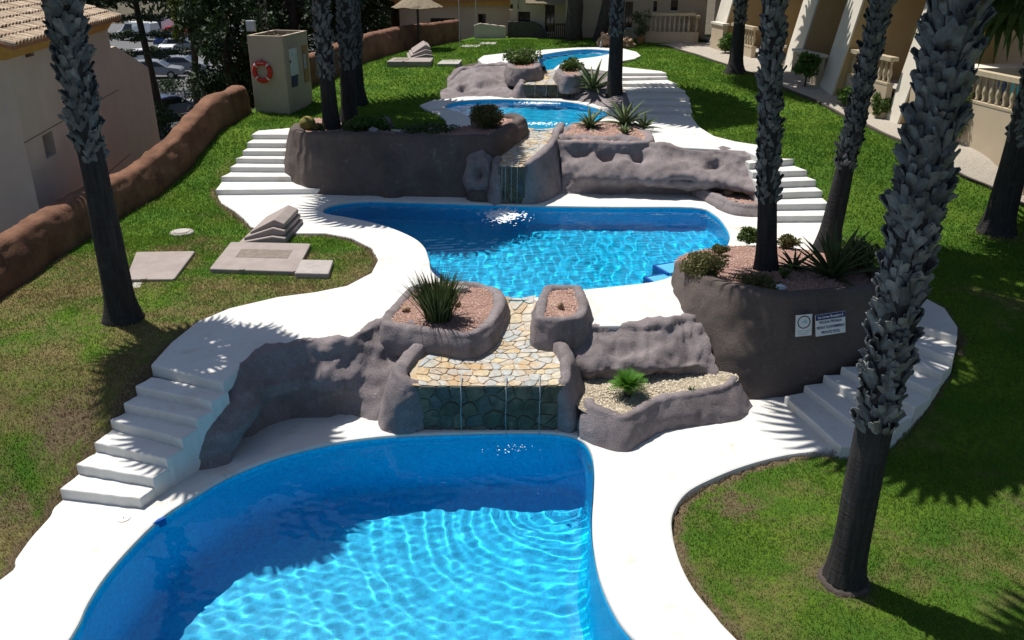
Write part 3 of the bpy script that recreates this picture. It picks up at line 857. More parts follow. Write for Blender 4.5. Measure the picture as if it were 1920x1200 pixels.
# grass blades: denser near the viewpoint
def grass():
    pts = []
    for (xa, xb, ya, yb) in ((-9.4, -2.5, 7, 12), (-9.4, -2.5, 12, 18), (-9.4, -2.5, 18, 24), (-9, 0, 24, 30), (-7, 1, 30, 44), (2, 10, 3.5, 9), (2, 11, 9, 13), (4, 12, 13, 18), (5, 12.6, 18, 24), (4, 12, 24, 32), (0, 11, 32, 44)):
        ym = max(8.5, ya)
        dens = min(2600, 2600 * (8.5 / ym) ** 1.75)
        n = int((xb - xa) * (yb - ya) * dens)
        x = RNG.uniform(xa, xb, n); y = RNG.uniform(ya, yb, n)
        keep = (x > wall_x(y) + .1) & (np.abs(x) < y * .64 + 1.0)
        pts.append(np.stack([x[keep], y[keep]], 1))
    p = np.vstack(pts)
    keep = np.ones(len(p), bool)
    for c in CUTS:
        keep &= ~inside(np.array(c), p[:, 0], p[:, 1])
    p = p[keep]
    wr = wear_at(p[:, 0], p[:, 1])
    keep = RNG.random(len(p)) > wr * .75
    p = p[keep]; wr = wr[keep]
    n = len(p)
    z = gz(p[:, 0], p[:, 1])
    d = np.maximum(p[:, 1], 8.5)
    patch = np.array([0.0]) + .5 + .5 * np.sin(p[:, 0] * 2.1 + 1.7 * np.sin(p[:, 1] * 1.3)) * np.sin(p[:, 1] * 1.9 + 1.3 * np.sin(p[:, 0] * 1.1))
    h = RNG.uniform(.02, .055, n) * (.6 + .6 * patch) * np.clip(d / 14, .9, 1.5)
    w = RNG.uniform(.005, .010, n) * np.clip(d / 8.5, 1, 3.4)
    a = RNG.uniform(0, 6.283, n); lean = RNG.uniform(.1, .9, n) * h; la = RNG.uniform(0, 6.283, n)
    dx, dy = np.cos(a) * w, np.sin(a) * w
    V = np.empty((n, 3, 3))
    V[:, 0] = np.stack([p[:, 0] - dx, p[:, 1] - dy, z - .01], 1)
    V[:, 1] = np.stack([p[:, 0] + dx, p[:, 1] + dy, z - .01], 1)
    V[:, 2] = np.stack([p[:, 0] + np.cos(la) * lean, p[:, 1] + np.sin(la) * lean, z + h], 1)
    gm = fast_mesh('grass', V.reshape(-1, 3), np.arange(n * 3).reshape(n, 3), W['grass_blade'])
    set_wear(gm, np.repeat(wr, 3))
    o = obj('grass', gm)
    tag(o, 'short mown grass blades of the lawn', 'grass', kind='stuff')
    return n

# ------------------------------------------------------------------ rockwork
def g3(px, py, z): return tuple(G(px, py, z))
def thing(name, label, cat, loc, group=None):
    return tag(empty(name, loc), label, cat, group)
PEB = None
def gravel_bed(poly, zf, mat, pmat, parent, n=900, size=.02, seed=1):
    """gravel fill with loose pebbles"""
    pl = np.array(poly)
    if area2(pl) < 0: pl = pl[::-1]
    V = []; F = []
    rings = [0, .12, .3]
    tv = tess([pl])
    bm = bmesh.new()
    vs = [bm.verts.new((a, b, 0)) for a, b in pl]
    for t in tv:
        try: bm.faces.new([vs[i] for i in t])
        except ValueError: pass
    bmesh.ops.subdivide_edges(bm, edges=bm.edges[:], cuts=3, use_grid_fill=True)
    bmesh.ops.triangulate(bm, faces=bm.faces[:])
    for v in bm.verts:
        v.co.z = zf(v.co.x, v.co.y) + .02 * noise.noise(Vector((v.co.x * 3, v.co.y * 3, 0)))
    bmesh.ops.recalc_face_normals(bm, faces=bm.faces[:])
    if sum(f.normal.z for f in bm.faces) < 0: bmesh.ops.reverse_faces(bm, faces=bm.faces[:])
    me = bpy.data.meshes.new('gravel'); bm.to_mesh(me); bm.free(); me.materials.append(mat)
    g = obj('gravel', me, parent); g['kind'] = 'stuff'
    r = np.random.default_rng(seed)
    lo, hi = pl.min(0), pl.max(0)
    q = r.uniform(lo, hi, (n * 3, 2)); q = q[inside(pl, q[:, 0], q[:, 1])][:n]
    oct_ = np.array([(1, 0, 0), (0, 1, 0), (-1, 0, 0), (0, -1, 0), (0, 0, 1)], float)
    tri = np.array([(0, 1, 4), (1, 2, 4), (2, 3, 4), (3, 0, 4)])
    VV = []; FF = []
    for k, (a, b) in enumerate(q):
        s = size * r.uniform(.6, 1.5); th = r.uniform(0, 6.28)
        sc3 = np.array([s * r.uniform(.7, 1.3), s * r.uniform(.7, 1.3), s * r.uniform(.6, 1)])
        v = oct_ * sc3
        c, si = math.cos(th), math.sin(th)
        v = np.stack([v[:, 0] * c - v[:, 1] * si, v[:, 0] * si + v[:, 1] * c, v[:, 2]], 1)
        v[4, :2] += r.uniform(-.4, .4, 2) * s
        VV.append(v + np.array([a, b, zf(a, b) + .004])); FF.append(tri + 5 * k)
    pe = obj('pebbles', fast_mesh('pebbles', np.vstack(VV), np.vstack(FF), pmat), parent); pe['kind'] = 'stuff'
    return g

RC = W['rock_cement']
# --- lower left retaining rock
o = rock('rock_wall', [((-4.9, 9.95, -.05), (-4.6, 10.8, .6)), ((-4.5, 10.2, -.05), (-4.22, 11.15, .98)), ((-4.02, 10.48, -.05), (-3.95, 11.5, 1.05)), (g3(440, 842, -.05), (*G(505, 667, 1.1)[:2], 1.07)), (g3(520, 810, -.05), (*G(575, 652, 1.1)[:2], 1.07)),
    (g3(600, 797, -.05), (*G(650, 638, 1.1)[:2], 1.07)), (g3(660, 795, -.05), (*G(700, 618, 1.1)[:2], 1.07)), (g3(722, 805, -.1), (*G(745, 606, 1.1)[:2], 1.1)), ((-1.75, 12.3, .2), (-1.55, 12.75, 1.12))],
    RC, None, .10, .12, .2, .11, 1.25, [((-3.3, 11.5, .30), (.9, .6, .5), .22), ((-2.65, 12.0, .95), (.3, .4, .12), .14)], .045, undercut=.17, ends=.38)
tag(o, 'dark grey rockwork wall between lower left steps and near cascade', 'rock wall')

# --- nearest cascade
def cellpolys(seeds, box, gap):
    out = []
    for i, s in enumerate(seeds):
        poly = [Vector((box[0], box[1])), Vector((box[2], box[1])), Vector((box[2], box[3])), Vector((box[0], box[3]))]
        for j, t in enumerate(seeds):
            if i == j: continue
            d = t - s
            if d.length > 1.2: pass
            m_ = (s + t) / 2 - d.normalized() * gap; nrm = d.normalized()
            new = []
            for a, b in zip(poly, poly[1:] + poly[:1]):
                da, db = (a - m_).dot(nrm), (b - m_).dot(nrm)
                if da <= 0: new.append(a)
                if da * db < 0: new.append(a + (b - a) * (da / (da - db)))
            poly = new
            if len(poly) < 3: break
        if len(poly) >= 3: out.append(poly)
    return out

def stonework(parent, surf, size, box, nseed, mat, gap=.012, thick=.03, seed=3, lift=.0, stretch=1.0, jitter=.42):
    """crazy paving on a surface: surf(a, b) -> (point, normal); box in metres"""
    r = random.Random(seed)
    w, h = box[2] - box[0], box[3] - box[1]
    nx = max(1, round(w / size)); ny = max(1, round(h / (size * stretch)))
    seeds = []
    for j in range(ny):
        for i in range(nx):
            seeds.append(Vector((box[0] + (i + .5 + (.25 if j % 2 else -.25) + r.uniform(-jitter, jitter)) * w / nx, box[1] + (j + .5 + r.uniform(-jitter, jitter)) * h / ny)))
    for poly in cellpolys(seeds, box, gap):
        c = sum(poly, Vector((0, 0))) / len(poly)
        ar = abs(sum(a.x * b.y - b.x * a.y for a, b in zip(poly, poly[1:] + poly[:1])) / 2)
        if ar < size * size * .06: continue
        # rounded, slightly irregular outline
        q = []
        for a, b in zip(poly, poly[1:] + poly[:1]):
            for t in (.16, .5, .84):
                p = a.lerp(b, t); p = p + (c - p) * (r.uniform(-.01, .05))
                q.append(p)
        th = thick * r.uniform(.55, 1.2); tx, ty = r.uniform(-.03, .03), r.uniform(-.03, .03)
        V = []; n = len(q)
        for k, (s_, hh) in enumerate(((1, -.02), (1, th * .6), (.93, th))):
            for p in q:
                pp = c + (p - c) * s_
                P_, N_ = surf(pp.x, pp.y)
                V.append(P_ + N_ * (hh + lift + (tx * (pp.x - c.x) + ty * (pp.y - c.y) if k else 0)))
        P_, N_ = surf(c.x, c.y); V.append(P_ + N_ * (th * 1.03 + lift))
        F = []
        for k in range(2): F += [(k * n + i, k * n + (i + 1) % n, (k + 1) * n + (i + 1) % n, (k + 1) * n + i) for i in range(n)]
        F += [(2 * n + i, 2 * n + (i + 1) % n, 3 * n) for i in range(n)]
        mk('stone', V, F, mat, parent)

def chute_surface(left, right, zs):
    """ruled surface between two edge lines, given as matching xy points with heights zs"""
    Lc = catmull([(a, b, z) for (a, b), z in zip(left, zs)], 8); Rc = catmull([(a, b, z) for (a, b), z in zip(right, zs)], 8)
    n = len(Lc) - 1
    def pt(u, v):
        t = min(max(v, 0), 1) * n; i = min(int(t), n - 1); f = t - i
        l = Lc[i] + (Lc[i + 1] - Lc[i]) * f; r_ = Rc[i] + (Rc[i + 1] - Rc[i]) * f
        q = l + (r_ - l) * u
        dish = .05 * (2 * u - 1) ** 2
        return Vector(q) + Vector((0, 0, dish))
    return pt

def cascade(label, left, right, zs, face_z, face_size, chute_size, loc, chute_mat='chute_stone', streams=(), seed=5, face_in=.06, fstretch=1.0):
    root = thing('stone_cascade', label, 'cascade', loc)
    pt = chute_surface(left, right, zs)
    # bed under the chute and the face
    V = []; F = []; nu, nv = 8, 14
    for j in range(nv + 1):
        for i in range(nu + 1): V.append(pt(-.04 + 1.08 * i / nu, j / nv) - Vector((0, 0, .008)))
    for j in range(nv):
        F += [(j * (nu + 1) + i, j * (nu + 1) + i + 1, (j + 1) * (nu + 1) + i + 1, (j + 1) * (nu + 1) + i) for i in range(nu)]
    mk('chute_bed', V, F, W['mortar_pale'], root, True)
    Wd = (pt(1, 0) - pt(0, 0)).length; Ln = sum((pt(.5, (k + 1) / 20) - pt(.5, k / 20)).length for k in range(20))
    wm = (pt(1, .6) - pt(0, .6)).length
    def s1(a, b):
        u, v = a, b / Ln
        # a is measured in metres of the local width so that stones keep their size
        p = pt(u, v); e = .02
        n = (pt(min(u + e, 1), v) - pt(u - e, v)).cross(pt(u, min(v + e, 1)) - pt(u, v - e if v > e else 0)).normalized()
        return p, (n if n.z > 0 else -n)
    # split the length into bands so that stone size follows the width
    b0 = 0.0; k = 0
    while b0 < Ln - .03:
        b1 = min(Ln, b0 + chute_size * 3.2)
        if Ln - b1 < chute_size: b1 = Ln
        wl = (pt(1, (b0 + b1) / 2 / Ln) - pt(0, (b0 + b1) / 2 / Ln)).length
        def sb(a, b, wl=wl): return s1(a / wl, b)
        stonework(root, sb, chute_size, (.01, b0 + .008, wl - .01, b1 - .008), 0, W[chute_mat], .005, .014, seed + k)
        b0 = b1; k += 1
    A, B = pt(0, 0), pt(1, 0)
    d = (B - A); d.z = 0; wdt = d.length; d.normalize(); nf = Vector((d.y, -d.x, 0))
    ztop = min(A.z, B.z) - .01
    mb = MB()
    q = [A - d * .04, B + d * .04]
    mb.add([(q[0].x, q[0].y, face_z), (q[1].x, q[1].y, face_z), (q[1].x, q[1].y, ztop), (q[0].x, q[0].y, ztop)], [(0, 1, 2, 3)])
    mb.build('face_bed', W['mortar_dark'], root)
    def s2(a, b): return Vector((A.x, A.y, face_z)) + d * a + Vector((0, 0, b)), nf
    stonework(root, s2, face_size, (0, 0, wdt, ztop - face_z), 0, W['slate_stone'], .006, .022, seed + 50, stretch=fstretch)
    for u, ln in streams:
        p = A + d * (wdt * u)
        pts = [p - nf * .25 + Vector((0, 0, .05)), p + nf * .045 + Vector((0, 0, .02)), p + nf * .075 + Vector((.005, 0, -.15)), p + nf * .08 + Vector((-.006, 0, -ln * .6)), p + nf * .08 + Vector((0, 0, -ln))]
        MB().tube(pts, [.012, .010, .007, .008, .006], 5).build('water_stream', W['falling_water'], root, True)
    return root

cascade('near stone cascade with golden paved chute above the lowest pool', [(-1.42, 11.5), (-1.5, 12.0), (-1.22, 12.5), (-.62, 12.75), (-.28, 13.4), (-.16, 14.42)], [(.72, 11.5), (.80, 11.95), (.70, 12.45), (.52, 12.9), (.42, 13.5), (.40, 14.42)],
    [.72, .78, .83, .87, .93, 1.03], -.2, .23, .19, (-.4, 11.5, -.1), streams=[(.62, .85), (.86, .85), (.3, .8)], seed=7)
root = thing('rock_cheek', 'rounded rockwork cheek left of near cascade face', 'rock', (-1.9, 11.5, 0))
rock('rock_mass', [((-1.85, 12.75, .4), (-1.45, 12.75, 1.0)), ((-2.06, 12.15, .1), (-1.72, 12.3, .93)), ((-2.1, 11.62, -.2), (-1.85, 11.8, .86)), ((-1.95, 11.40, -.2), (-1.72, 11.58, .78)), ((-1.62, 11.40, -.2), (-1.52, 11.52, .72)), ((-1.36, 11.44, -.2), (-1.36, 11.52, .70))],
    RC, root, .06, .12, .25, .05, 2.0, step=.045)
root = thing('rock_cheek', 'rockwork cheek right of near cascade, running up to small planter', 'rock', (.9, 11.5, 0))
rock('rock_mass', [((.70, 11.44, -.2), (.70, 11.52, .70)), ((.92, 11.40, -.2), (.84, 11.55, .76)), ((1.10, 11.62, -.15), (.93, 11.78, .84)), ((1.18, 12.1, .1), (.95, 12.15, .93)), ((1.1, 12.5, .4), (.85, 12.5, 1.0)), ((.85, 12.9, .6), (.64, 12.9, 1.06)), ((.7, 13.5, .7), (.52, 13.5, 1.12))],
    RC, root, .05, .07, .25, .05, 2.0, step=.045)

# --- planter with the spiky clump, left of the near cascade
def planter(label, rim_px, z, base_z, rim, zg, mat, pmat, out=.06, amp=.035, n=900, size=.018, seed=0, bulge=.05, base_fn=None, drop=.3):
    pts = [G(x, y, z) for x, y in rim_px]
    arr = np.array([(p.x, p.y) for p in pts])
    if area2(arr) > 0: arr = arr[::-1]
    arr = arr[::-1]                     # ccw: outside on the right when walked
    c = arr.mean(0)
    root = thing('planter', label, 'planter', (c[0], c[1], base_z))
    st_ = []
    off = offset_poly(arr, -out)
    for (a, b), (a2, b2) in zip(arr, off):
        st_.append(((a2, b2, base_fn(a2, b2) if base_fn else base_z), (a, b, z - .06)))
    rock('rock_rim', st_, RC, root, bulge, rim, drop, amp, 2.2, step=.05, closed=True, edge=.06, seed=seed)
    inner = offset_poly(catmull(arr, 5, True), rim * .8)
    gravel_bed(inner, (lambda x, y: zg), mat, pmat, root, n, size, seed + 2)
    CUTS.append(arr)
    return root
planter('low planter of pink gravel with spiky clump left of near cascade', [(714, 602), (735, 567), (764, 539), (805, 528), (852, 525), (900, 529), (933, 538), (945, 553), (944, 572), (928, 600), (903, 618), (877, 626), (820, 622), (765, 615)], 1.24, .72, .09, 1.2, W['pink_gravel'], W['pink_pebbles'], n=2200, size=.017, seed=3)
planter('small planter of pink gravel right of near cascade mouth', [(1003, 590), (1006, 565), (1018, 537), (1050, 532), (1088, 533), (1100, 556), (1104, 572), (1092, 592), (1055, 599), (1020, 597)], 1.40, .62, .09, 1.35, W['pink_gravel'], W['pink_pebbles'], n=900, size=.017, seed=5)

# --- rock right of the near cascade, gravel shelf below it
o = rock('rock_wall', [((.95, 12.3, .25), (.95, 12.65, 1.0)), ((1.15, 12.1, .25), (1.25, 12.85, 1.04)), ((1.6, 12.15, .25), (1.6, 12.95, 1.05)), ((2.1, 12.3, .25), (2.1, 12.95, 1.05)), ((2.6, 12.35, .25), (2.55, 12.93, 1.07)), ((3.1, 12.3, .25), (2.85, 13.15, 1.06)), ((3.5, 12.2, .25), (3.2, 13.3, 1.06))],
    RC, None, .14, .12, .2, .13, 1.7, [((1.75, 12.5, .9), (.3, .3, .14), .14), ((2.05, 12.5, .93), (.22, .3, .12), .12), ((2.6, 12.1, .35), (.6, .3, .2), .16)], .042, undercut=.16)
tag(o, 'lumpy grey rockwork between small planter and big signed planter', 'rock wall')
root = thing('gravel_shelf', 'low rock edged shelf of pale gravel right of near cascade', 'planter', (2.2, 11.6, 0))
rock('rock_rim', [((.98, 11.55, -.05), (1.1, 11.62, .44)), ((1.05, 11.22, -.05), (1.14, 11.40, .44)), ((1.30, 10.98, -.05), (1.38, 11.18, .43)), ((1.62, 10.84, -.05), (1.66, 11.05, .42)), ((1.92, 11.06, -.05), (1.92, 11.24, .42)), ((2.4, 11.46, -.05), (2.36, 11.62, .42)), ((3.05, 11.64, -.05), (2.95, 11.82, .42)), ((3.62, 11.80, -.05), (3.42, 12.0, .42)), ((3.98, 12.2, -.05), (3.68, 12.35, .42))],
    RC, root, .04, .08, .2, .04, 2.0, step=.05, edge=.06)
gravel_bed(catmull([(1.0, 11.55), (1.2, 11.3), (1.66, 11.12), (2.0, 11.35), (2.4, 11.68), (2.95, 11.88), (3.4, 12.05), (3.7, 12.4), (3.4, 12.6), (2.6, 12.6), (1.7, 12.5), (1.1, 12.3)], 3, True), lambda x, y: .40 + .05 * (y - 11.5), W['pale_gravel'], W['pale_pebbles'], root, 2600, .017, 9)

# --- big signed planter with two palms
root = thing('planter', 'tall dark rockwork planter with signs, two palms and agave', 'planter', (4.6, 14.2, 0))
D_top = [(3.05, 15.1, 1.40), (3.08, 14.4, 1.56), (3.2, 13.75, 1.64), (3.5, 13.3, 1.64), (3.84, 13.02, 1.64), (4.48, 12.84, 1.64), (5.19, 12.88, 1.64), (5.85, 13.02, 1.64), (6.4, 13.5, 1.62), (6.65, 14.3, 1.55), (6.55, 15.2, 1.40), (6.2, 16.1, 1.22)]
D_base = [(2.98, 15.0, .95), (2.96, 14.2, .95), (2.98, 13.4, .9), (3.36, 12.75, .2), (3.85, 12.45, -.1), (4.5, 12.55, -.1), (5.2, 12.62, -.1), (5.95, 12.8, -.1), (6.6, 13.35, -.1), (6.85, 14.2, .3), (6.75, 15.2, .95), (6.35, 16.2, .95)]
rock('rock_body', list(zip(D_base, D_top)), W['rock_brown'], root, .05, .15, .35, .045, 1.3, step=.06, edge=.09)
Dpoly = catmull([(a, b + (.12 if b < 14 else 0)) for a, b, c in D_top] + [(5.4, 16.75), (4.4, 16.7), (3.7, 16.3), (3.25, 15.75)], 4, True)
gravel_bed(Dpoly, lambda x, y: 1.60 - .10 * max(0, y - 13.2) + .06 * math.exp(-((x - 4.6) ** 2 + (y - 14.6) ** 2)), W['pink_gravel'], W['pink_pebbles'], root, 3200, .02, 12)
CUTS.append(Dpoly)

# --- back wall of the middle pool, left half, with planter on top
def tops(px, py, y): return tuple(at_depth(px, py, y))
root = thing('rock_wall', 'long shaded rockwork wall left of the middle cascade, planted on top', 'rock wall', (-3, 21.4, 1.1))
L2 = [((-6.15, 24.6, 2.1), (-5.75, 24.9, 2.32)), ((-6.28, 23.7, 1.7), (-6.02, 23.75, 2.42)), ((-6.15, 22.8, 1.3), (-5.9, 22.85, 2.45)), ((-5.6, 21.8, 1.05), (-5.5, 22.1, 2.5)), ((-4.9, 21.35, 1.0), (-4.85, 21.75, 2.5)), ((-3.55, 21.2, 1.0), (-3.5, 21.6, 2.5)), ((-2.2, 21.15, 1.0), (-2.15, 21.6, 2.5)), ((-1.1, 21.1, 1.0), (-1.05, 21.6, 2.48)), ((-.55, 21.0, 1.0), (-.50, 21.5, 2.45)),
    ((-.30, 21.7, 1.6), (-.22, 22.0, 2.48)), ((.12, 23.0, 1.8), (.12, 23.1, 2.5)), ((.42, 24.1, 1.9), (.38, 24.1, 2.5)), ((.35, 24.9, 2.0), (.2, 24.8, 2.48)), ((-.3, 25.2, 2.05), (-.3, 25.0, 2.45)), ((-1.2, 25.0, 2.05), (-1.2, 24.8, 2.4))]
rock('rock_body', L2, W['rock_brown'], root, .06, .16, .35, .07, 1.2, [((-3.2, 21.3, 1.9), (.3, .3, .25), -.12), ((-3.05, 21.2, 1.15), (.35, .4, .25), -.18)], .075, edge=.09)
bedL2 = catmull([(-5.7, 24.7), (-5.9, 23.7), (-5.75, 22.9), (-5.3, 22.15), (-4.8, 21.85), (-3.5, 21.75), (-2.15, 21.75), (-1.05, 21.75), (-.5, 21.75), (-.2, 22.3), (.0, 23.2), (.25, 24.1), (.15, 24.7), (-.5, 24.7), (-1.2, 23.6), (-2.2, 22.9), (-3.4, 22.9), (-4.3, 24.2)], 3, True)
gravel_bed(bedL2, lambda x, y: 2.44, W['pink_gravel'], W['pink_pebbles'], root, 1500, .03, 14)
CUTS.append(bedL2)
b_ = blob('boulder', (-.78, 21.15, 1.62), (.42, .5, .62), RC, None, .12, 1.4, 4, [((-.92, 20.68, 1.85), .36, .42)], 2.0)
tag(b_, 'grey rockwork boulder with a dark hollow left of middle cascade', 'boulder')
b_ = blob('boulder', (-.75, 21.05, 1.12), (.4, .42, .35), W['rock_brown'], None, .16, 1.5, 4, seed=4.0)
tag(b_, 'rough stained boulder at the foot of the hollowed rock', 'boulder')

# --- middle cascade
cascade('middle stone cascade falling from third pool into middle pool', [(-.30, 20.55), (-.28, 21.4), (-.02, 22.4), (.22, 23.4), (.42, 24.75)], [(.28, 20.5), (.50, 21.3), (.85, 22.4), (1.05, 23.4), (1.22, 24.7)], [1.98, 2.0, 2.03, 2.06, 2.13], .9, .24, .22, (0, 20.6, 1.0), streams=[(.25, 1.0), (.5, 1.0), (.75, 1.0), (.1, 1.0)], seed=20, fstretch=1.5)
root = thing('rock_cheek', 'smooth dark rockwork cheek right of the middle cascade', 'rock', (.7, 20.9, 1))
rock('rock_mass', [((.24, 20.46, .9), (.26, 20.55, 2.0)), ((.55, 20.45, .9), (.48, 20.62, 2.06)), ((.88, 20.75, .9), (.72, 21.0, 2.12)), ((1.08, 21.05, .9), (.98, 21.6, 2.2)), ((1.25, 21.3, .9), (1.2, 22.3, 2.3)), ((1.5, 21.5, .9), (1.35, 23.2, 2.35)), ((1.9, 22.5, .9), (1.5, 24.3, 2.33))], RC, root, .03, .12, .3, .04, 1.6, step=.06)
root = thing('rock_cheek', 'narrow rockwork cheek left of the middle cascade', 'rock', (-.5, 20.8, 1))
rock('rock_mass', [((-.62, 21.2, .9), (-.45, 21.2, 2.05)), ((-.66, 20.75, .9), (-.5, 20.85, 2.02)), ((-.52, 20.48, .9), (-.42, 20.6, 1.98)), ((-.28, 20.46, .9), (-.28, 20.56, 1.96))], RC, root, .02, .08, .3, .04, 2, step=.06)

# --- right half of that wall: sunlit bulging rock with hollows, planter with agaves
R2 = [((1.3, 21.35, .95), (1.25, 22.2, 2.28)), ((1.7, 21.2, .95), (1.6, 22.4, 2.28)), ((2.4, 21.1, .95), (2.3, 22.3, 2.27)), ((3.2, 21.1, .95), (3.2, 22.1, 2.24)), ((3.9, 21.1, .95), (3.9, 21.95, 2.16)), ((4.6, 21.1, .95), (4.7, 21.7, 2.12)), ((5.2, 21.0, .95), (5.4, 21.45, 2.12)), ((5.8, 20.7, .95), (5.85, 21.1, 2.05)), ((6.15, 20.4, 1.0), (6.1, 20.75, 1.85)), ((6.3, 20.9, 1.2), (6.25, 21.2, 2.0))]
o = rock('rock_wall', R2, RC, None, .22, .3, .5, .12, 1.3, [((1.75, 21.75, 2.12), (.36, .5, .2), .30), ((2.38, 21.65, 2.1), (.34, .5, .2), .30), ((3.25, 21.5, 2.08), (.36, .5, .2), .30), ((5.0, 21.05, 1.95), (.38, .5, .17), .28), ((4.2, 20.9, 1.55), (.5, .4, .16), .16)], .05, undercut=.36, edge=.09)
tag(o, 'bulging sunlit rockwork wall with dark hollows right of middle cascade', 'rock wall')
root = planter('low planter of pink gravel with agaves right of middle cascade top', [(1042, 262), (1052, 240), (1080, 228), (1130, 226), (1190, 232), (1218, 245), (1224, 262), (1180, 268), (1110, 266)], 2.32, 1.35, .16, 2.29, W['pink_gravel'], W['pink_pebbles'], n=1500, size=.028, seed=8)
root = thing('planter', 'low rock edged bed with green bush at right end of middle pool', 'planter', (5.2, 20.2, 1.1))
rock('rock_rim', [(g3(1292, 366, 1.08), g3(1298, 352, 1.28)), (g3(1318, 378, 1.08), g3(1322, 362, 1.28)), (g3(1350, 395, 1.08), g3(1352, 377, 1.28)), (g3(1380, 406, 1.08), g3(1385, 388, 1.28)), (g3(1428, 408, 1.08), g3(1428, 388, 1.28)), (g3(1436, 395, 1.08), g3(1432, 372, 1.28))], RC, root, .04, .1, .2, .04, 2, step=.06, edge=.06)
gravel_bed([tuple(G(x, y, 1.27)[:2]) for x, y in [(1300, 350), (1324, 360), (1354, 375), (1388, 385), (1425, 384), (1426, 360), (1400, 345), (1340, 340)]], lambda x, y: 1.25, W['pink_gravel'], W['pink_pebbles'], root, 700, .028, 31)

# --- upper rocks by the third pool
o = rock('rock_wall', [(g3(806, 188, 2.15), (*G(832, 160, 2.35)[:2], 2.35)), (g3(835, 187, 2.15), (*G(862, 136, 2.75)[:2], 2.72)), (g3(880, 185, 2.15), (*G(895, 128, 2.85)[:2], 2.82)), (g3(930, 185, 2.15), (*G(945, 126, 2.85)[:2], 2.84)), (g3(975, 190, 2.1), (*G(985, 128, 2.85)[:2], 2.84)), (g3(985, 188, 2.1), (*G(1008, 131, 2.9)[:2], 2.9))],
    RC, None, .12, .25, .3, .16, .9, [(tuple(G(868, 170, 2.3)), (.3, .5, .3), .25), (tuple(G(915, 160, 2.45)), (.6, .6, .15), .12)], .09, edge=.1)
tag(o, 'pale sloping rockwork bank left of the far cascade', 'rock wall')
cascade('small far stone cascade falling into the third pool', [tuple(G(986, 190, 2.1).xy + Vector((0, .1))), tuple(G(1003, 148, 2.62)[:2]), tuple(G(1012, 131, 2.85)[:2])], [tuple(G(1070, 190, 2.1).xy + Vector((0, .1))), tuple(G(1052, 148, 2.62)[:2]), tuple(G(1038, 131, 2.85)[:2])], [2.60, 2.68, 2.83], 2.0, .3, .3, (.9, 30, 2.1), streams=[(.2, .5), (.45, .5), (.7, .5), (.9, .5)], seed=40, fstretch=1.4)
fy = G(986, 190, 2.1).y
root = thing('rock_cheek', 'rounded rockwork cheek left of the far cascade', 'rock', (.3, fy, 2.1))
rock('rock_mass', [((.05, fy + 1.8, 2.1), (.5, fy + 2.2, 2.8)), ((-.05, fy + .8, 2.0), (.3, fy + 1.0, 2.72)), ((.08, fy + .05, 2.0), (.28, fy + .25, 2.64)), ((.48, fy + .03, 2.0), (.48, fy + .16, 2.58))], RC, root, .08, .1, .3, .07, 1.6, step=.07)
root = thing('rock_cheek', 'rounded rockwork cheek right of the far cascade', 'rock', (2.2, fy, 2.1))
rock('rock_mass', [((2.02, fy + .03, 2.0), (2.02, fy + .16, 2.58)), ((2.38, fy + .02, 2.0), (2.25, fy + .25, 2.64)), ((2.6, fy + .6, 2.0), (2.35, fy + .9, 2.72)), ((2.4, fy + 1.8, 2.2), (2.0, fy + 2.0, 2.8))], RC, root, .08, .1, .3, .07, 1.6, step=.07)
o = rock('rock_wall', [(g3(1078, 193, 2.15), g3(1075, 146, 2.72)), (g3(1110, 200, 2.15), g3(1100, 144, 2.72)), (g3(1145, 209, 2.15), g3(1130, 142, 2.75)), (g3(1185, 214, 2.15), g3(1160, 146, 2.72)), (g3(1200, 205, 2.15), g3(1172, 150, 2.65))], RC, None, .08, .7, .3, .10, 1.0, (), .09, edge=.1)
tag(o, 'sloping rock bed with agaves right of the far cascade', 'rock wall')
planter('round rock planter with leafy plant left of far pool mouth', [(950, 118), (958, 111), (982, 109), (1006, 111), (1014, 118), (1008, 125), (985, 128), (958, 126)], 3.12, 2.5, .16, 3.06, W['pink_gravel'], W['pink_pebbles'], n=200, size=.03, seed=17)
planter('low rock planter with yellow green plant right of far pool mouth', [(1042, 132), (1050, 124), (1075, 121), (1095, 124), (1098, 134), (1085, 141), (1058, 142)], 2.98, 2.4, .16, 2.93, W['pink_gravel'], W['pink_pebbles'], n=200, size=.03, seed=19)

# ------------------------------------------------------------------ boundary wall of terracotta rockwork
def bwall(label, pts, h, seed):
    st_ = []
    for (x, y) in pts:
        z = float(gz(x, y))
        st_.append(((x, y, z - .15), (x - .10, y, z + h - .1)))
    o = rock('boundary_wall', st_, W['terracotta_rock'], None, .07, .34, .3, .055, 1.3, (), .08, back=-2.8, edge=.12, seed=seed)
    return tag(o, label, 'wall')
bwall('brown rockwork boundary wall running up the left lawn to pump house', [(float(wall_x(y)), y) for y in (6, 9, 12, 14.3, 16.3, 18.6, 21.2, 22.9, 24.9, 26.2, 27.4)], .82, 1.0)
bwall('brown rockwork boundary wall behind the thatched parasol', [(float(wall_x(y)) - .1, y) for y in (28.9, 31, 32.7, 35.8, 39.6, 41.8, 43.4)], .95, 5.0)

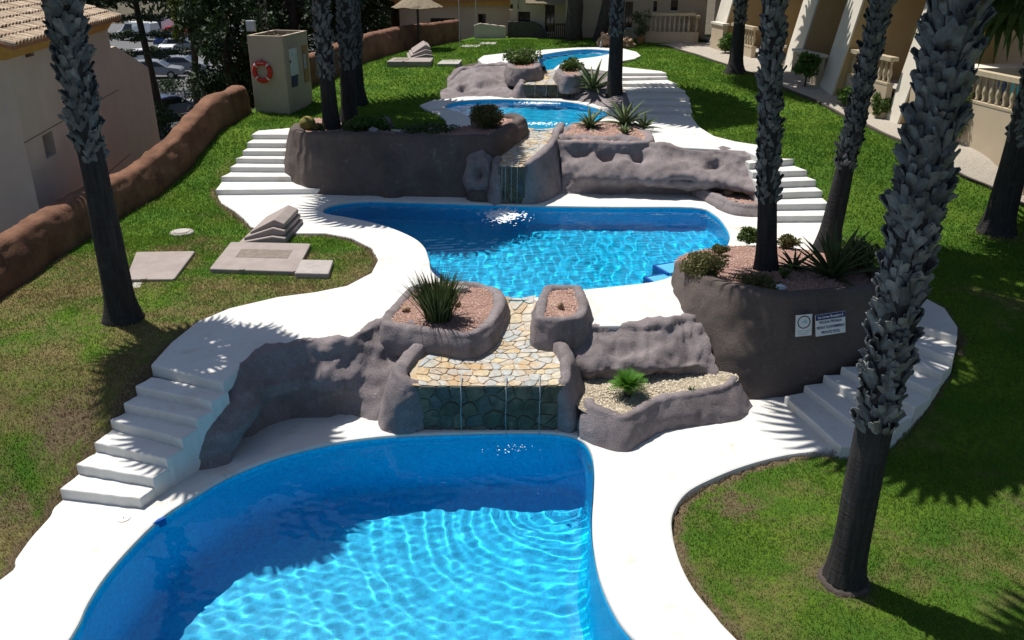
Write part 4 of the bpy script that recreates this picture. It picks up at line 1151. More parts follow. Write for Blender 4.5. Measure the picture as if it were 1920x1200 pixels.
# ------------------------------------------------------------------ palms
def leaf_base_mesh(k):
    """old leaf stub: a broad clasping foot that narrows, curls out and ends split"""
    r = random.Random(40 + k)
    rows = []
    nl = 6
    L_ = 1.0
    for i in range(nl):
        t = i / (nl - 1)
        w = (.30 * (1 - t) ** 1.3 + .46 + .03 * math.sin(t * 3.1)) * r.uniform(.85, 1.12)
        out = .09 + (.10 + .035 * k) * t ** 1.8
        z = L_ * t
        c = .20 * (1 - .4 * t)
        rows.append([(-w / 2, out - c, z), (-w / 4, out - c * .25, z), (0, out, z), (w / 4, out - c * .25, z), (w / 2, out - c, z)])
    # split tip
    rows[-1][2] = (rows[-1][2][0] + r.uniform(-.03, .03), rows[-1][2][1], rows[-1][2][2] - r.uniform(.06, .2))
    rows[-1][1] = (rows[-1][1][0], rows[-1][1][1], rows[-1][1][2] + r.uniform(0, .12))
    V = [p for row in rows for p in row] + [(p[0] * .9, p[1] - .07, p[2] - .01) for row in rows for p in row]
    F = []; n = 5; o2 = nl * n
    for i in range(nl - 1):
        for j in range(n - 1):
            a, b, c, d = i * n + j, i * n + j + 1, (i + 1) * n + j + 1, (i + 1) * n + j
            F.append((a, b, c, d)); F.append((o2 + d, o2 + c, o2 + b, o2 + a))
        F.append((i * n, (i + 1) * n, o2 + (i + 1) * n, o2 + i * n)); F.append((i * n + n - 1, o2 + i * n + n - 1, o2 + (i + 1) * n + n - 1, (i + 1) * n + n - 1))
    for j in range(n - 1): F.append(((nl - 1) * n + j, (nl - 1) * n + j + 1, o2 + (nl - 1) * n + j + 1, o2 + (nl - 1) * n + j))
    return mesh('leaf_base', V, F, W['leaf_base'])
LB = [leaf_base_mesh(k) for k in range(5)]

def crown_mesh(seed, nf=48, rad=1.0, elmin=4):
    r = random.Random(seed)
    V = []; F = []; 
    for k in range(nf):
        az = k * 2.39996 + r.uniform(-.2, .2)
        el = R(80 - (80 - elmin) * (k / nf) + r.uniform(-7, 7))
        d = Vector((math.cos(az) * math.cos(el), math.sin(az) * math.cos(el), math.sin(el)))
        side = Vector((-math.sin(az), math.cos(az), 0)); up = side.cross(d) * -1
        pl = r.uniform(.75, 1.05) * rad
        tip = d * pl + Vector((0, 0, -.10 * pl * pl))
        b = len(V)
        wv = side * .02
        V += [wv, -wv, tip - wv, tip + wv]; F.append((b, b + 1, b + 2, b + 3))
        ns = 21
        fr = r.uniform(.78, 1.0) * rad
        for j in range(ns):
            a = R(-105 + 210 * j / (ns - 1))
            dd = d * math.cos(a) + side * math.sin(a) + up * (.10 * math.cos(a * 2))
            ln = fr * (.72 + .28 * math.cos(a * .8)) * r.uniform(.9, 1.05)
            pr = (side * math.cos(a) - d * math.sin(a)) * .055 * rad
            m1 = tip + dd * ln * .6 + Vector((0, 0, -.06)); m2 = tip + dd * ln * .85 + Vector((0, 0, -.20 * rad)) ; e = tip + dd * ln + Vector((0, 0, -.42 * rad))
            b = len(V)
            V += [tip, m1 - pr, m1 + pr, m2 + pr * .5, m2 - pr * .5, e]
            F += [(b, b + 1, b + 2), (b + 1, b + 4, b + 3, b + 2), (b + 4, b + 5, b + 3)]
    return mesh('crown', V, F, W['palm_frond'])
CR = [crown_mesh(3), crown_mesh(4), crown_mesh(9), crown_mesh(12, 46, 1.0, -38), crown_mesh(15, 50, 1.0, 24)]

def palm(label, base, height, lean, r0, r1, boots_z, boot, nper, spacing, crown=1.6, seed=0, single=True, splay=.0, collar=False, flare=1.35, crownk=0, limit=290, r_top=None):
    r = random.Random(seed)
    root = empty('fan_palm', base)
    tag(root, label, 'palm tree', 'tall fan palms round the pools')
    def axis(z):
        t = z / height
        return Vector((lean[0] * t + .25 * lean[0] * t * (1 - t), lean[1] * t, z))
    r_top = r_top or r1
    def rad(z):
        f = max(0, 1 - z / (.55)) ** 2
        k = r0 + (r1 - r0) * min(1, z / max(boots_z, .1)) if z < boots_z else r1 + (r_top - r1) * (z - boots_z) / (height - boots_z)
        return k * (1 + (flare - 1) * f)
    zs = [-.25, -.05, .03, .1, .2, .35, .55] + list(np.linspace(.8, height, 26))
    n = 20
    V = []; F = []
    for i, z in enumerate(zs):
        c = axis(max(z, 0)); c.z = z
        for k in range(n):
            a = 2 * math.pi * k / n
            rr = rad(max(z, 0)) * (1 + .06 * noise.noise(Vector((math.cos(a) * 1.5 + seed, math.sin(a) * 1.5, z * 1.6))) + .02 * math.sin(a * 9 + seed))
            V.append((c.x + rr * math.cos(a), c.y + rr * math.sin(a), z))
    for i in range(len(zs) - 1):
        F += [(i * n + k, i * n + (k + 1) % n, (i + 1) * n + (k + 1) % n, (i + 1) * n + k) for k in range(n)]
    F.append(tuple(range((len(zs) - 1) * n, len(zs) * n)))
    mk('trunk', V, F, W['palm_trunk'], root, True, False)
    if collar:
        V = []; F = []; nc = 34
        for rr, zz in ((1.16, -.06), (1.10, .015), (1.03, .04), (.9, .045)):
            for k in range(nc):
                a = 2 * math.pi * k / nc
                q = r0 * flare * (rr + (.06 * noise.noise(Vector((math.cos(a) * 2, math.sin(a) * 2, 1.3))) + .03 * r.uniform(-1, 1)))
                V.append((q * math.cos(a), q * math.sin(a), zz + (.02 * r.uniform(-1, 1) if zz > 0 else 0)))
        for q in range(3): F += [(q * nc + k, q * nc + (k + 1) % nc, (q + 1) * nc + (k + 1) % nc, (q + 1) * nc + k) for k in range(nc)]
        mk('root_collar', V, F, W['root_collar'], root, True, False)
    # old leaf bases in spirals
    rows = int((height - boots_z) / spacing)
    tot = rows * nper
    cnt = 0
    jv = []; jf = []
    for i in range(rows):
        z = boots_z + i * spacing
        for k in range(nper):
            a = 2 * math.pi * (k + (i * .618) % 1) / nper + r.uniform(-.15, .15)
            zz = z + r.uniform(-.3, .3) * spacing
            up_t = max(0.0, zz - boots_z) / (height - boots_z)
            sc_ = boot * r.uniform(.75, 1.35) * (1 + splay * up_t ** 1.5)
            tilt = r.uniform(-.04, .12) + (.25 if r.random() < .08 else 0) + splay * .6 * up_t ** 2 * r.random()
            tw = r.choice((-1, 1)) * r.uniform(.30, .85) * (1 - .4 * up_t) + r.uniform(-.15, .15)
            Mx = Matrix.Translation(axis(zz) + Vector((math.cos(a), math.sin(a), 0)) * (rad(zz) - .10 * sc_)) @ Matrix.Rotation(a - math.pi / 2, 4, 'Z') @ Matrix.Rotation(-tilt, 4, 'X') @ Matrix.Rotation(tw, 4, 'Y') @ Matrix.Diagonal((sc_ * r.uniform(.85, 1.2), sc_, sc_ * r.uniform(.85, 1.3), 1))
            me = LB[r.randrange(5)]
            if single and cnt < limit and base[2] + zz < 6.9 and (math.cos(a) * base[0] + math.sin(a) * base[1]) < .12 * base[1]:
                o = bpy.data.objects.new('leaf_base', me); COL.objects.link(o); o.parent = root; o.matrix_local = Mx
                cnt += 1
            else:
                b = len(jv)
                jv += [Mx @ v.co for v in me.vertices]; jf += [tuple(q + b for q in p.vertices) for p in me.polygons]
    if jv:
        o = mk('leaf_bases', jv, jf, W['leaf_base'], root, False, False); o['kind'] = 'stuff'
    o = obj('crown', CR[crownk], root, False); o.location = axis(height) - Vector((0, 0, .1)); o.scale = (crown, crown, crown); o.rotation_euler = (0, 0, seed)
    return root
def gbase(px, py): p = GG(px, py); return (p.x, p.y, p.z - .02)
palm('largest nearest fan palm with huge shaggy leaf stubs, right lawn', (3.95, 8.1, -.06), 8.9, (.05, .05), .205, .195, 2.08, .195, 13, .108, 1.6, 3, True, .5, True, 1.3, 0, 299, .20)
palm('bare based fan palm on the left lawn by the boundary wall', gbase(232, 598), 5.6, (.0, 0), .25, .195, 2.75, .19, 12, .12, 1.15, 7, True, .7, False, 1.45, 4, 299)
palm('straight fan palm in big signed planter, left of the pair', (4.62, 14.62, 1.52), 6.4, (-.55, 0), .19, .165, 1.25, .15, 12, .11, 1.6, 11, True, .3, False, 1.25, 2, 299)
palm('leaning fan palm behind the big signed planter', (*G(1552, 455, 1.25)[:2], 1.15), 7.0, (.42, 0), .23, .175, 1.65, .16, 12, .115, 1.6, 13, True, .4, False, 1.25, 0, 299)
palm('thick footed fan palm at right edge of the lawn', gbase(1868, 436), 5.6, (.12, 0), .33, .26, 2.0, .17, 11, .14, 1.5, 17, True, .1, False, 1.35, 3, 288)
palm('left of two slim fan palms by the barrel cactus', (*G(622, 243, 2.4)[:2], 2.38), 5.6, (-.05, 0), .22, .20, 1.35, .17, 10, .13, 1.7, 19, False, .2, False, 1.3, 2)
palm('right of two slim fan palms above the long rock wall', (*G(655, 232, 2.4)[:2], 2.38), 5.8, (.22, 0), .23, .21, 1.5, .17, 10, .13, 1.7, 23, False, .2, False, 1.25, 0)
palm('fan palm half hidden behind the slim pair', (-5.1, 28.8, 2.25), 6.0, (.1, 0), .26, .2, 1.4, .17, 10, .13, 1.7, 29, False, .2, False, 1.4, 1)
palm('slender fan palm among agaves by the far pool', (*G(1152, 182, 2.35)[:2], 2.3), 5.9, (-.05, 0), .26, .215, 1.95, .16, 10, .13, 1.6, 31, False, .2, False, 1.25, 2)
palm('fan palm with flared foot on far right lawn by gravel', gbase(1378, 138), 5.6, (-.05, 0), .28, .2, 1.75, .17, 10, .13, 1.5, 37, False, .2, False, 1.6, 0)

# ------------------------------------------------------------------ plants
def agave(label, base, n, ln, w, seed, mat='agave_leaf', droop=.25, upright=70, low=8, group=None):
    r = random.Random(seed)
    root = empty('agave', base); tag(root, label, 'agave', group)
    V = []; F = []; m_ = 7
    for i in range(m_):
        t = i / (m_ - 1)
        ww = w * (.55 + 1.3 * t - 1.85 * t ** 2.2) if t < 1 else .002
        ww = max(ww, .003)
        x = ln * t; z = -droop * ln * t * t
        V += [(x, -ww, z + ww * .35), (x, 0, z - .012 * (1 - t)), (x, ww, z + ww * .35), (x, 0, z - .035 * (1 - t) - .004)]
    for i in range(m_ - 1):
        a, b = i * 4, (i + 1) * 4
        F += [(a, a + 1, b + 1, b), (a + 1, a + 2, b + 2, b + 1), (a + 2, a + 3, b + 3, b + 2), (a + 3, a, b, b + 3)]
    me = mesh('leaf', V, F, W[mat], True)
    for k in range(n):
        az = k * 2.39996; el = R(low + (upright - low) * (k / n) ** .8 + r.uniform(-6, 6))
        o = bpy.data.objects.new('leaf', me); COL.objects.link(o); o.parent = root
        s = r.uniform(.8, 1.1)
        o.matrix_local = Matrix.Translation((0, 0, .02)) @ Matrix.Rotation(az, 4, 'Z') @ Matrix.Rotation(-el, 4, 'Y') @ Matrix.Diagonal((s, s, s, 1))
    return root
AG = 'agaves in the rock planters'
agave('biggest agave, left of the slender palm by far cascade', (*G(1112, 172, 2.45)[:2], 2.5), 26, 1.15, .075, 1, group=AG)
agave('small agave left of the biggest one by far cascade', (*G(1086, 165, 2.5)[:2], 2.48), 18, .55, .05, 2, group=AG)
agave('tall agave in planter right of middle cascade', (*G(1172, 235, 2.29)[:2], 2.29), 24, .95, .06, 3, group=AG)
agave('short agave left of the tall one right of middle cascade', (*G(1106, 240, 2.29)[:2], 2.29), 22, .62, .055, 4, group=AG)
agave('young agave at right end of planter right of middle cascade', (*G(1208, 240, 2.29)[:2], 2.29), 16, .5, .045, 5, group=AG)
agave('large dark agave beside leaning palm in signed planter', (*G(1560, 520, 1.5)[:2], 1.48), 34, .98, .06, 6, 'sword_leaf', .12, 78, 15, group=AG)
agave('low dark agave right of the straight palm in signed planter', (*G(1488, 505, 1.5)[:2], 1.5), 18, .45, .035, 7, 'sword_leaf', .2, 70, 10, group=AG)
agave('small fan leaved succulent in front of tall agave planter', (*G(1171, 252, 2.29)[:2], 2.29), 12, .3, .04, 8, 'agave_leaf', .2, 75, 30, group=AG)

def spiky(name, label, base, n, ln, w, spread, mat, seed, cat):
    r = np.random.default_rng(seed)
    az = r.uniform(0, 6.283, n); el = np.radians(90 - np.abs(r.normal(0, spread, n)))
    L_ = ln * r.uniform(.55, 1.1, n)
    V = np.zeros((n, 7, 3)); 
    ca, sa, ce, se = np.cos(az), np.sin(az), np.cos(el), np.sin(el)
    tw = r.uniform(-1, 1, n); px_, py_ = -np.sin(az + tw), np.cos(az + tw)
    ro = r.uniform(0, .22, n)
    for i, t in enumerate((0, .35, .75, 1)):
        hor = L_ * (ce * t + .16 * t * t); zz = L_ * (se * t - .10 * t * t)
        x = base[0] + ca * (hor + ro); y = base[1] + sa * (hor + ro); z = base[2] + zz
        ww = w * (1 - .55 * t)
        if i < 3:
            V[:, 2 * i] = np.stack([x - px_ * ww, y - py_ * ww, z], 1); V[:, 2 * i + 1] = np.stack([x + px_ * ww, y + py_ * ww, z], 1)
        else: V[:, 6] = np.stack([x, y, z], 1)
    b = (np.arange(n) * 7)[:, None]
    T = np.vstack([b + np.array(t) for t in ((0, 1, 3), (0, 3, 2), (2, 3, 5), (2, 5, 4), (4, 5, 6))])
    root = thing(name, label, cat, base)
    o = obj('blades', fast_mesh('blades', V.reshape(-1, 3), T, W[mat]), root); o['kind'] = 'stuff'
    return root
spiky('spiky_clump', 'tall spiky dark green clump in planter left of near cascade', (-1.22, 13.05, 1.2), 720, .86, .0115, 15, 'sword_leaf', 5, 'plant')

def foliage(centres, per, spread, size, seed, asp=.5):
    r = np.random.default_rng(seed)
    C = np.repeat(np.array(centres, float), per, 0)
    n = len(C)
    d = r.normal(0, 1, (n, 3)); d /= np.linalg.norm(d, axis=1, keepdims=True)
    p = C + d * (np.asarray(spread) * r.uniform(.25, 1, n)[:, None] ** .6)
    a = r.normal(0, 1, (n, 3)) + d * .6; a /= np.linalg.norm(a, axis=1, keepdims=True)
    b = np.cross(a, r.normal(0, 1, (n, 3))); b /= np.maximum(np.linalg.norm(b, axis=1, keepdims=True), 1e-6)
    s = size * r.uniform(.6, 1.3, n)[:, None]
    V = np.stack([p - a * s, p + b * s * asp, p + a * s, p - b * s * asp], 1)
    return V.reshape(-1, 3), np.arange(n * 4).reshape(n, 4)

def shrub(label, base, rx, rz, mat, seed, size=.035, k=26, per=60, name='shrub', stem=True, cat='shrub', group=None, low=.0, asp=.45):
    r = random.Random(seed)
    cs = []
    for _ in range(int(k * 1.6)):
        a, u = r.uniform(0, 6.28), r.uniform(.05, 1) ** .6
        h = r.uniform(low, 1) ** 1.2
        rr = rx * u * math.sqrt(max(.05, 1 - (2 * h - 1) ** 2 * .75))
        cs.append((base[0] + math.cos(a) * rr, base[1] + math.sin(a) * rr, base[2] + rz * (.15 + .8 * h)))
    root = thing(name, label, cat, base, group)
    V, F = foliage(cs, per, (rx * .42, rx * .42, rz * .24), size, seed, asp)
    o = obj('foliage', fast_mesh('foliage', V, F, W[mat]), root); o['kind'] = 'stuff'
    mb = MB()
    for q in cs[:9]:
        m_ = Vector(base).lerp(Vector(q), .5) + Vector((0, 0, .05 * rz))
        mb.tube([Vector(base) - Vector((0, 0, .03)), m_, q], [.012 + rx * .02, .01 + rx * .01, .004], 5)
    mb.build('stem', W['bark'], root, True)
    return root
shrub('olive green round shrub left of middle cascade top', (*G(912, 238, 2.45)[:2], 2.44), .42, .55, 'olive_leaf', 51, .04, 34, 70)
shrub('leafy plant in round planter by far pool mouth', (*G(980, 119, 3.05)[:2], 3.05), .62, .5, 'shrub_leaf', 52, .07, 26, 40)
shrub('yellow green plant in low planter by far pool mouth', (*G(1072, 132, 2.93)[:2], 2.93), .42, .38, 'shrub_leaf', 53, .05, 22, 40)
shrub('grey green shrub on left rim of signed planter', (*G(1318, 520, 1.55)[:2], 1.55), .34, .44, 'olive_leaf', 54, .024, 40, 120)
shrub('small grey green shrub by pool behind signed planter', (*G(1350, 475, 1.4)[:2], 1.38), .16, .2, 'olive_leaf', 55, .02, 16, 80)
shrub('bright green bush in low bed right of middle pool', (*G(1392, 362, 1.25)[:2], 1.25), .40, .45, 'ficus_leaf', 56, .045, 30, 50)
shrub('light green tuft left of straight palm in signed planter', (*G(1405, 455, 1.25)[:2], 1.25), .22, .3, 'shrub_leaf', 57, .035, 18, 50)
shrub('reddish leaved tuft right of straight palm in signed planter', (*G(1478, 462, 1.3)[:2], 1.28), .22, .24, 'olive_leaf', 58, .04, 16, 40)
shrub('dark bush at right rim of signed planter', (*G(1606, 500, 1.5)[:2], 1.46), .36, .5, 'sword_leaf', 59, .04, 26, 60)
shrub('thin sprig on front rim of signed planter', (*G(1470, 520, 1.58)[:2], 1.58), .11, .26, 'ficus_leaf', 60, .03, 8, 16)
shrub('low dark weeds along front rim of signed planter', (*G(1420, 532, 1.6)[:2], 1.58), .32, .16, 'olive_leaf', 61, .025, 18, 60)
shrub('low green groundcover right of the two slim palms', (*G(690, 240, 2.44)[:2], 2.42), .55, .3, 'ficus_leaf', 62, .05, 30, 50)
shrub('dark weeds trailing on top of long rock wall', (*G(800, 247, 2.44)[:2], 2.42), .7, .14, 'sword_leaf', 63, .045, 24, 40)
shrub('small tuft between barrel cactus and slim palms', (*G(598, 245, 2.44)[:2], 2.43), .16, .18, 'olive_leaf', 64, .035, 10, 40)
shrub('bushy green tuft at far left of slim palm planter', (*G(660, 246, 2.44)[:2], 2.43), .3, .24, 'shrub_leaf', 65, .04, 16, 40)
agave('tiny weed rosette on the pale gravel shelf', (*G(1297, 735, .42)[:2], .42), 10, .10, .008, 66, 'shrub_leaf', .1, 70, 20)

def cycad(label, base, n, ln, seed):
    r = random.Random(seed)
    root = empty('cycad', base); tag(root, label, 'cycad')
    V = []; F = []
    m_ = 12
    for i in range(m_):
        t = (i + .5) / m_; x = ln * t; z = -.35 * ln * t * t
        wl = ln * .40 * math.sin(math.pi * (t * .82 + .14)) 
        for s in (-1, 1):
            b = len(V)
            V += [(x, 0, z), (x + ln * .075, s * .004, z + .002), (x + ln * .13, s * wl, z + wl * .25), (x + ln * .055, s * wl * .5, z + wl * .2)]
            F.append((b, b + 1, b + 2, b + 3) if s > 0 else (b + 3, b + 2, b + 1, b))
    me = mesh('frond', V, F, W['cycad_leaf'])
    for k in range(n):
        o = bpy.data.objects.new('frond', me); COL.objects.link(o); o.parent = root
        s = r.uniform(.85, 1.1)
        o.matrix_local = Matrix.Translation((0, 0, .14)) @ Matrix.Rotation(k * 2.39996, 4, 'Z') @ Matrix.Rotation(-R(12 + 62 * (k / n) + r.uniform(-6, 6)), 4, 'Y') @ Matrix.Diagonal((s, s, s, 1))
    MB().lathe([(.05, -.03), (.07, .04), (.06, .12), (.02, .16)], (0, 0, 0), 10).build('stem', W['bark'], root, True, False)
    return root
cycad('small bright green cycad on the pale gravel shelf', (*G(1177, 742, .42)[:2], .43), 46, .30, 4)

# barrel cactus
c0 = Vector((*G(578, 243, 2.44)[:2], 2.42))
mb = MB(); V = []; F = []; n = 40; m_ = 10
for i in range(m_ + 1):
    t = math.pi * (.08 + .9 * i / m_)
    for k in range(n):
        a = 2 * math.pi * k / n; rr = .20 * math.sin(t) * (1 + (.07 if k % 2 else -.05))
        V.append((rr * math.cos(a), rr * math.sin(a), .18 - .2 * math.cos(t)))
for i in range(m_): F += [(i * n + k, i * n + (k + 1) % n, (i + 1) * n + (k + 1) % n, (i + 1) * n + k) for k in range(n)]
F.append(tuple(range(m_ * n, (m_ + 1) * n)))
o = mk('barrel_cactus', V, F, W['cactus_green'], None, True); o.location = c0; tag(o, 'golden barrel cactus left of the slim palms', 'cactus')

# loose stones
def stone(label, px, py, z, r_, mat, seed, dz=.4):
    p = G(px, py, z); o = blob('loose_stone', (p.x, p.y, z + r_[2] * dz), r_, W[mat], None, .35, 2.2, 3, seed=seed); tag(o, label, 'stone'); return o
stone('pale holed stone right of the spiky clump', 866, 545, 1.22, (.13, .09, .06), 'pale_stone', 1.)
stone('flat pale stone beside the holed stone', 848, 556, 1.22, (.10, .06, .04), 'pale_stone', 2.)
stone('small brown stone left of the spiky clump', 762, 582, 1.22, (.06, .05, .05), 'warm_stone', 3.)
stone('brown stone right of the spiky clump foot', 858, 572, 1.22, (.06, .05, .05), 'warm_stone', 4.)
stone('brown stump stone in small planter', 1051, 578, 1.37, (.05, .05, .07), 'warm_stone', 5.)
stone('white stone on front rim of signed planter', 1463, 541, 1.62, (.08, .06, .05), 'sign_white', 6.)
stone('dark brown stone in low bed right of middle pool', 1366, 363, 1.27, (.13, .1, .07), 'warm_stone', 7.)
stone('round grey stone on long rock wall by slim palms', 722, 240, 2.44, (.2, .2, .2), 'rock_cement', 8.)
stone('small grey stone beside the round one on rock wall', 700, 248, 2.46, (.12, .1, .09), 'pale_stone', 9.)

# fountain rock by the far pool
p = G(1140, 88, 2.9)
root = thing('fountain_rock', 'pink brown fountain rocks spouting into the far pool', 'rock', (p.x, p.y, 2.9))
blob('rock', (p.x, p.y + .3, 3.1), (.42, .45, .36), W['warm_stone'], root, .3, 1.5, 4, seed=2.)
blob('rock', (p.x + .75, p.y + .3, 3.0), (.42, .35, .28), W['warm_stone'], root, .35, 1.6, 4, seed=5.)
MB().tube([(p.x - .25, p.y, 3.2), (p.x - .35, p.y - .25, 3.15), (p.x - .38, p.y - .4, 2.95), (p.x - .38, p.y - .42, 2.8)], [.04, .035, .03, .03], 6).build('water_stream', W['falling_water'], root, True)

# foam where the cascades land
def foam(label, px, py, z, rx, ry, n, seed, s=.03):
    c = G(px, py, z); r = np.random.default_rng(seed)
    q = r.normal(0, 1, (n, 2)) * np.array([rx, ry]); sz = s * r.uniform(.4, 1.4, n) * np.exp(-.5 * (q ** 2 / np.array([rx, ry]) ** 2).sum(1) * .3)
    oct_ = np.array([(1, 0, 0), (.5, .87, 0), (-.5, .87, 0), (-1, 0, 0), (-.5, -.87, 0), (.5, -.87, 0), (0, 0, .5)])
    tri = np.array([(k, (k + 1) % 6, 6) for k in range(6)])
    V = (oct_[None] * sz[:, None, None]) + np.concatenate([q + np.array([c.x, c.y]), np.full((n, 1), z + .004)], 1)[:, None]
    F = (tri[None] + (np.arange(n) * 7)[:, None, None]).reshape(-1, 3)
    o = obj('foam', fast_mesh('foam', V.reshape(-1, 3), F, W['foam'])); tag(o, label, 'foam', kind='stuff')
foam('white splash where middle cascade lands in the middle pool', 945, 403, 1.01, .28, .32, 420, 1, .04)
foam('white splash where far cascade lands in third pool', 1022, 193, 2.11, .45, .12, 200, 2, .045)
foam('scattered droplets below the near cascade', 960, 842, -.10, .22, .10, 34, 3, .010)
foam('pale foam spreading before the mouth of third pool', 1010, 232, 2.11, .5, .16, 90, 4, .035)

# ------------------------------------------------------------------ hatches, slabs and drains on the lawns
def hatch(label, corners_px, h, recess=None, name='access_hatch', mat='hatch_plastic', notch=True):
    """moulded flat cover: corners near-left, near-right, far-right, far-left"""
    c = [GG(*p) for p in corners_px]
    z = max(p.z for p in c)
    ctr = sum(c, Vector()) / 4
    root = thing(name, label, 'hatch', (ctr.x, ctr.y, z - .05))
    poly = []
    for a, b in zip(c, c[1:] + c[:1]):
        for t in (.03, .2, .4, .6, .8, .97): poly.append(tuple(a.lerp(b, t)[:2]))
    obj('cover', slab('cover', np.array(poly), z + h, h + .12, W[mat], .02), root)
    if recess:
        q = [c[0].lerp(c[1], u).lerp(c[3].lerp(c[2], u), v) for u, v in recess]
        obj('dirty_panel', slab('dirty_panel', np.array([tuple(p[:2]) for p in q]), z + h + .006, .01, W['hatch_dirt'], .003), root)
    if notch:
        q = c[0].lerp(c[1], .38) + (c[3] - c[0]).normalized() * .03
        MB().box((q.x - .05, q.y - .05, z + h - .02), (q.x + .05, q.y + .03, z + h + .012), .006).build('latch', W[mat], root)
    return root
hatch('large beige hatch with dirty sunken panel on left lawn', [(393, 512), (556, 517), (584, 464), (434, 461)], .09, [(.2, .42), (.82, .42), (.82, .72), (.2, .72)])
hatch('flat beige hatch nearest the left lawn palm', [(236, 529), (327, 528), (367, 476), (256, 476)], .05)
hatch('small pale stone block at corner of the large hatch', [(553, 522), (617, 523), (626, 496), (566, 496)], .10, None, 'stone_block', 'pale_stone', False)
hatch('white slip of paving under the flat hatch corner', [(246, 540), (262, 540), (268, 530), (250, 530)], .01, None, 'paving_slip', 'concrete', False)
def hood(label, bl, br, back, h, name='vent_hood'):
    """three tilted moulded lids stacked as one hood"""
    a, b, c = GG(*bl), GG(*br), GG(*back)
    ux = (b - a); ux.z = 0; w = ux.length; ux.normalize(); uy = Vector((-ux.y, ux.x, 0)); d = max(.6, (c - a).dot(uy))
    z = max(a.z, b.z) - .03
    root = thing(name, label, 'vent', (a.x, a.y, z))
    for k in range(3):
        f0, f1 = .02 + .10 * k, 1 - .03 * k
        lo, hi = h * (.10 + .16 * k), h * (.38 + .28 * k)
        t = h * .15
        x0, x1 = w * f0, w * f1; y0, y1 = d * (.0 + .08 * k), d * (1 - .02 * k)
        def P_(x, y, zz): return a + ux * x + uy * y + Vector((0, 0, z - a.z + zz))
        mid = x0 + (x1 - x0) * .72
        prof = [(x0, 0 if k == 0 else lo - t), (x1, 0 if k == 0 else hi * .8 - t), (x1, hi * .82), (mid, hi), (x0, lo)]
        mb = MB(); mb.prism([P_(x, y0, zz) for x, zz in prof], uy * (y1 - y0))
        o = mb.build('lid', W['hatch_plastic'], root)
        md = o.modifiers.new('bevel', 'BEVEL'); md.width = .02; md.segments = 2
    return root
hood('stack of three tilted beige lids behind the large hatch', (444, 458), (536, 459), (478, 420), .55)
hatch('long beige hatch with brown panel on far left lawn', [(725, 126), (808, 126), (813, 114), (738, 114)], .12, [(.12, .3), (.45, .3), (.45, .75), (.12, .75)])
hatch('pale square paving slab right of the far hatch', [(819, 124), (860, 124), (867, 113), (829, 113)], .02, None, 'paving_slab', 'concrete', False)
hood('stack of tilted grey lids under the thatched parasol', (765, 112), (812, 111), (780, 100), .6)
hatch('left pale shower slab at the far end of the lawn', [(862, 89), (896, 89), (903, 85), (868, 85)], .02, None, 'shower_slab', 'concrete', False)
hatch('right pale shower slab at the far end of the lawn', [(897, 84), (928, 84), (932, 80), (903, 80)], .02, None, 'shower_slab', 'concrete', False)
for lab, px, py in (('left shower post on pale slab by far wall', 862, 86), ('right shower post on pale slab by far wall', 893, 81)):
    p = GG(px, py)
    root = thing('shower_post', lab, 'shower', p, 'shower posts at the far lawn')
    MB().tube([(p.x, p.y, p.z - .05), (p.x, p.y, p.z + 2.05)], .022, 8).build('pole', W['grey_metal'], root)
    MB().tube([(p.x, p.y, p.z + 2.03), (p.x - .12, p.y - .1, p.z + 2.12), (p.x - .3, p.y - .2, p.z + 2.06)], .016, 6).build('arm', W['grey_metal'], root)
    MB().lathe([(.02, .03), (.07, 0), (.07, -.02)], (p.x - .3, p.y - .2, p.z + 2.05), 10).build('shower_head', W['grey_metal'], root)
p = GG(341, 438)
root = thing('drain_cover', 'worn round concrete drain cover on left lawn', 'drain cover', p)
MB().lathe([(.25, -.1), (.26, .03), (.24, .05), (.1, .055), (.0, .055)], (p.x, p.y, p.z), 22).build('ring', W['pale_stone'], root, False)
MB().lathe([(.17, .05), (.17, .066), (.02, .07)], (p.x, p.y, p.z), 18).build('lid', W['concrete'], root, False)
# round inspection lid in the lowest terrace and the skimmer mouth in the lowest pool
p = G(232, 972, .002)
root = thing('inspection_lid', 'small round white lid in the terrace below lower left steps', 'lid', p)
MB().lathe([(.085, -.01), (.085, .006), (.078, .008), (.01, .008)], tuple(p), 22).build('lid', W['white_paint'], root, False)
MB().lathe([(.010, .006), (.010, .012)], tuple(p), 8).build('bolt', W['dark_metal'], root)
a, b = G(256, 990, -.02), G(306, 968, -.02)
root = thing('pool_skimmer', 'dark blue skimmer mouth in left edge of the lowest pool', 'skimmer', a)
d = (b - a).normalized(); n_ = Vector((d.y, -d.x, 0))
mb = MB(); mb.prism([a + n_ * .03 + Vector((0, 0, -.10)), b + n_ * .03 + Vector((0, 0, -.10)), b + n_ * .03 + Vector((0, 0, .015)), a + n_ * .03 + Vector((0, 0, .015))], n_ * .05)
mb.build('mouth_frame', W['tile_dark_blue'], root)
p = G(1108, 884, -.35)
root = thing('pool_light', 'small pale lamp set in the right wall of lowest pool', 'light', p)
MB().tube([(p.x + .07, p.y, -.42), (p.x - .03, p.y, -.42)], .10, 18).build('lens', W['buoy_white'], root)
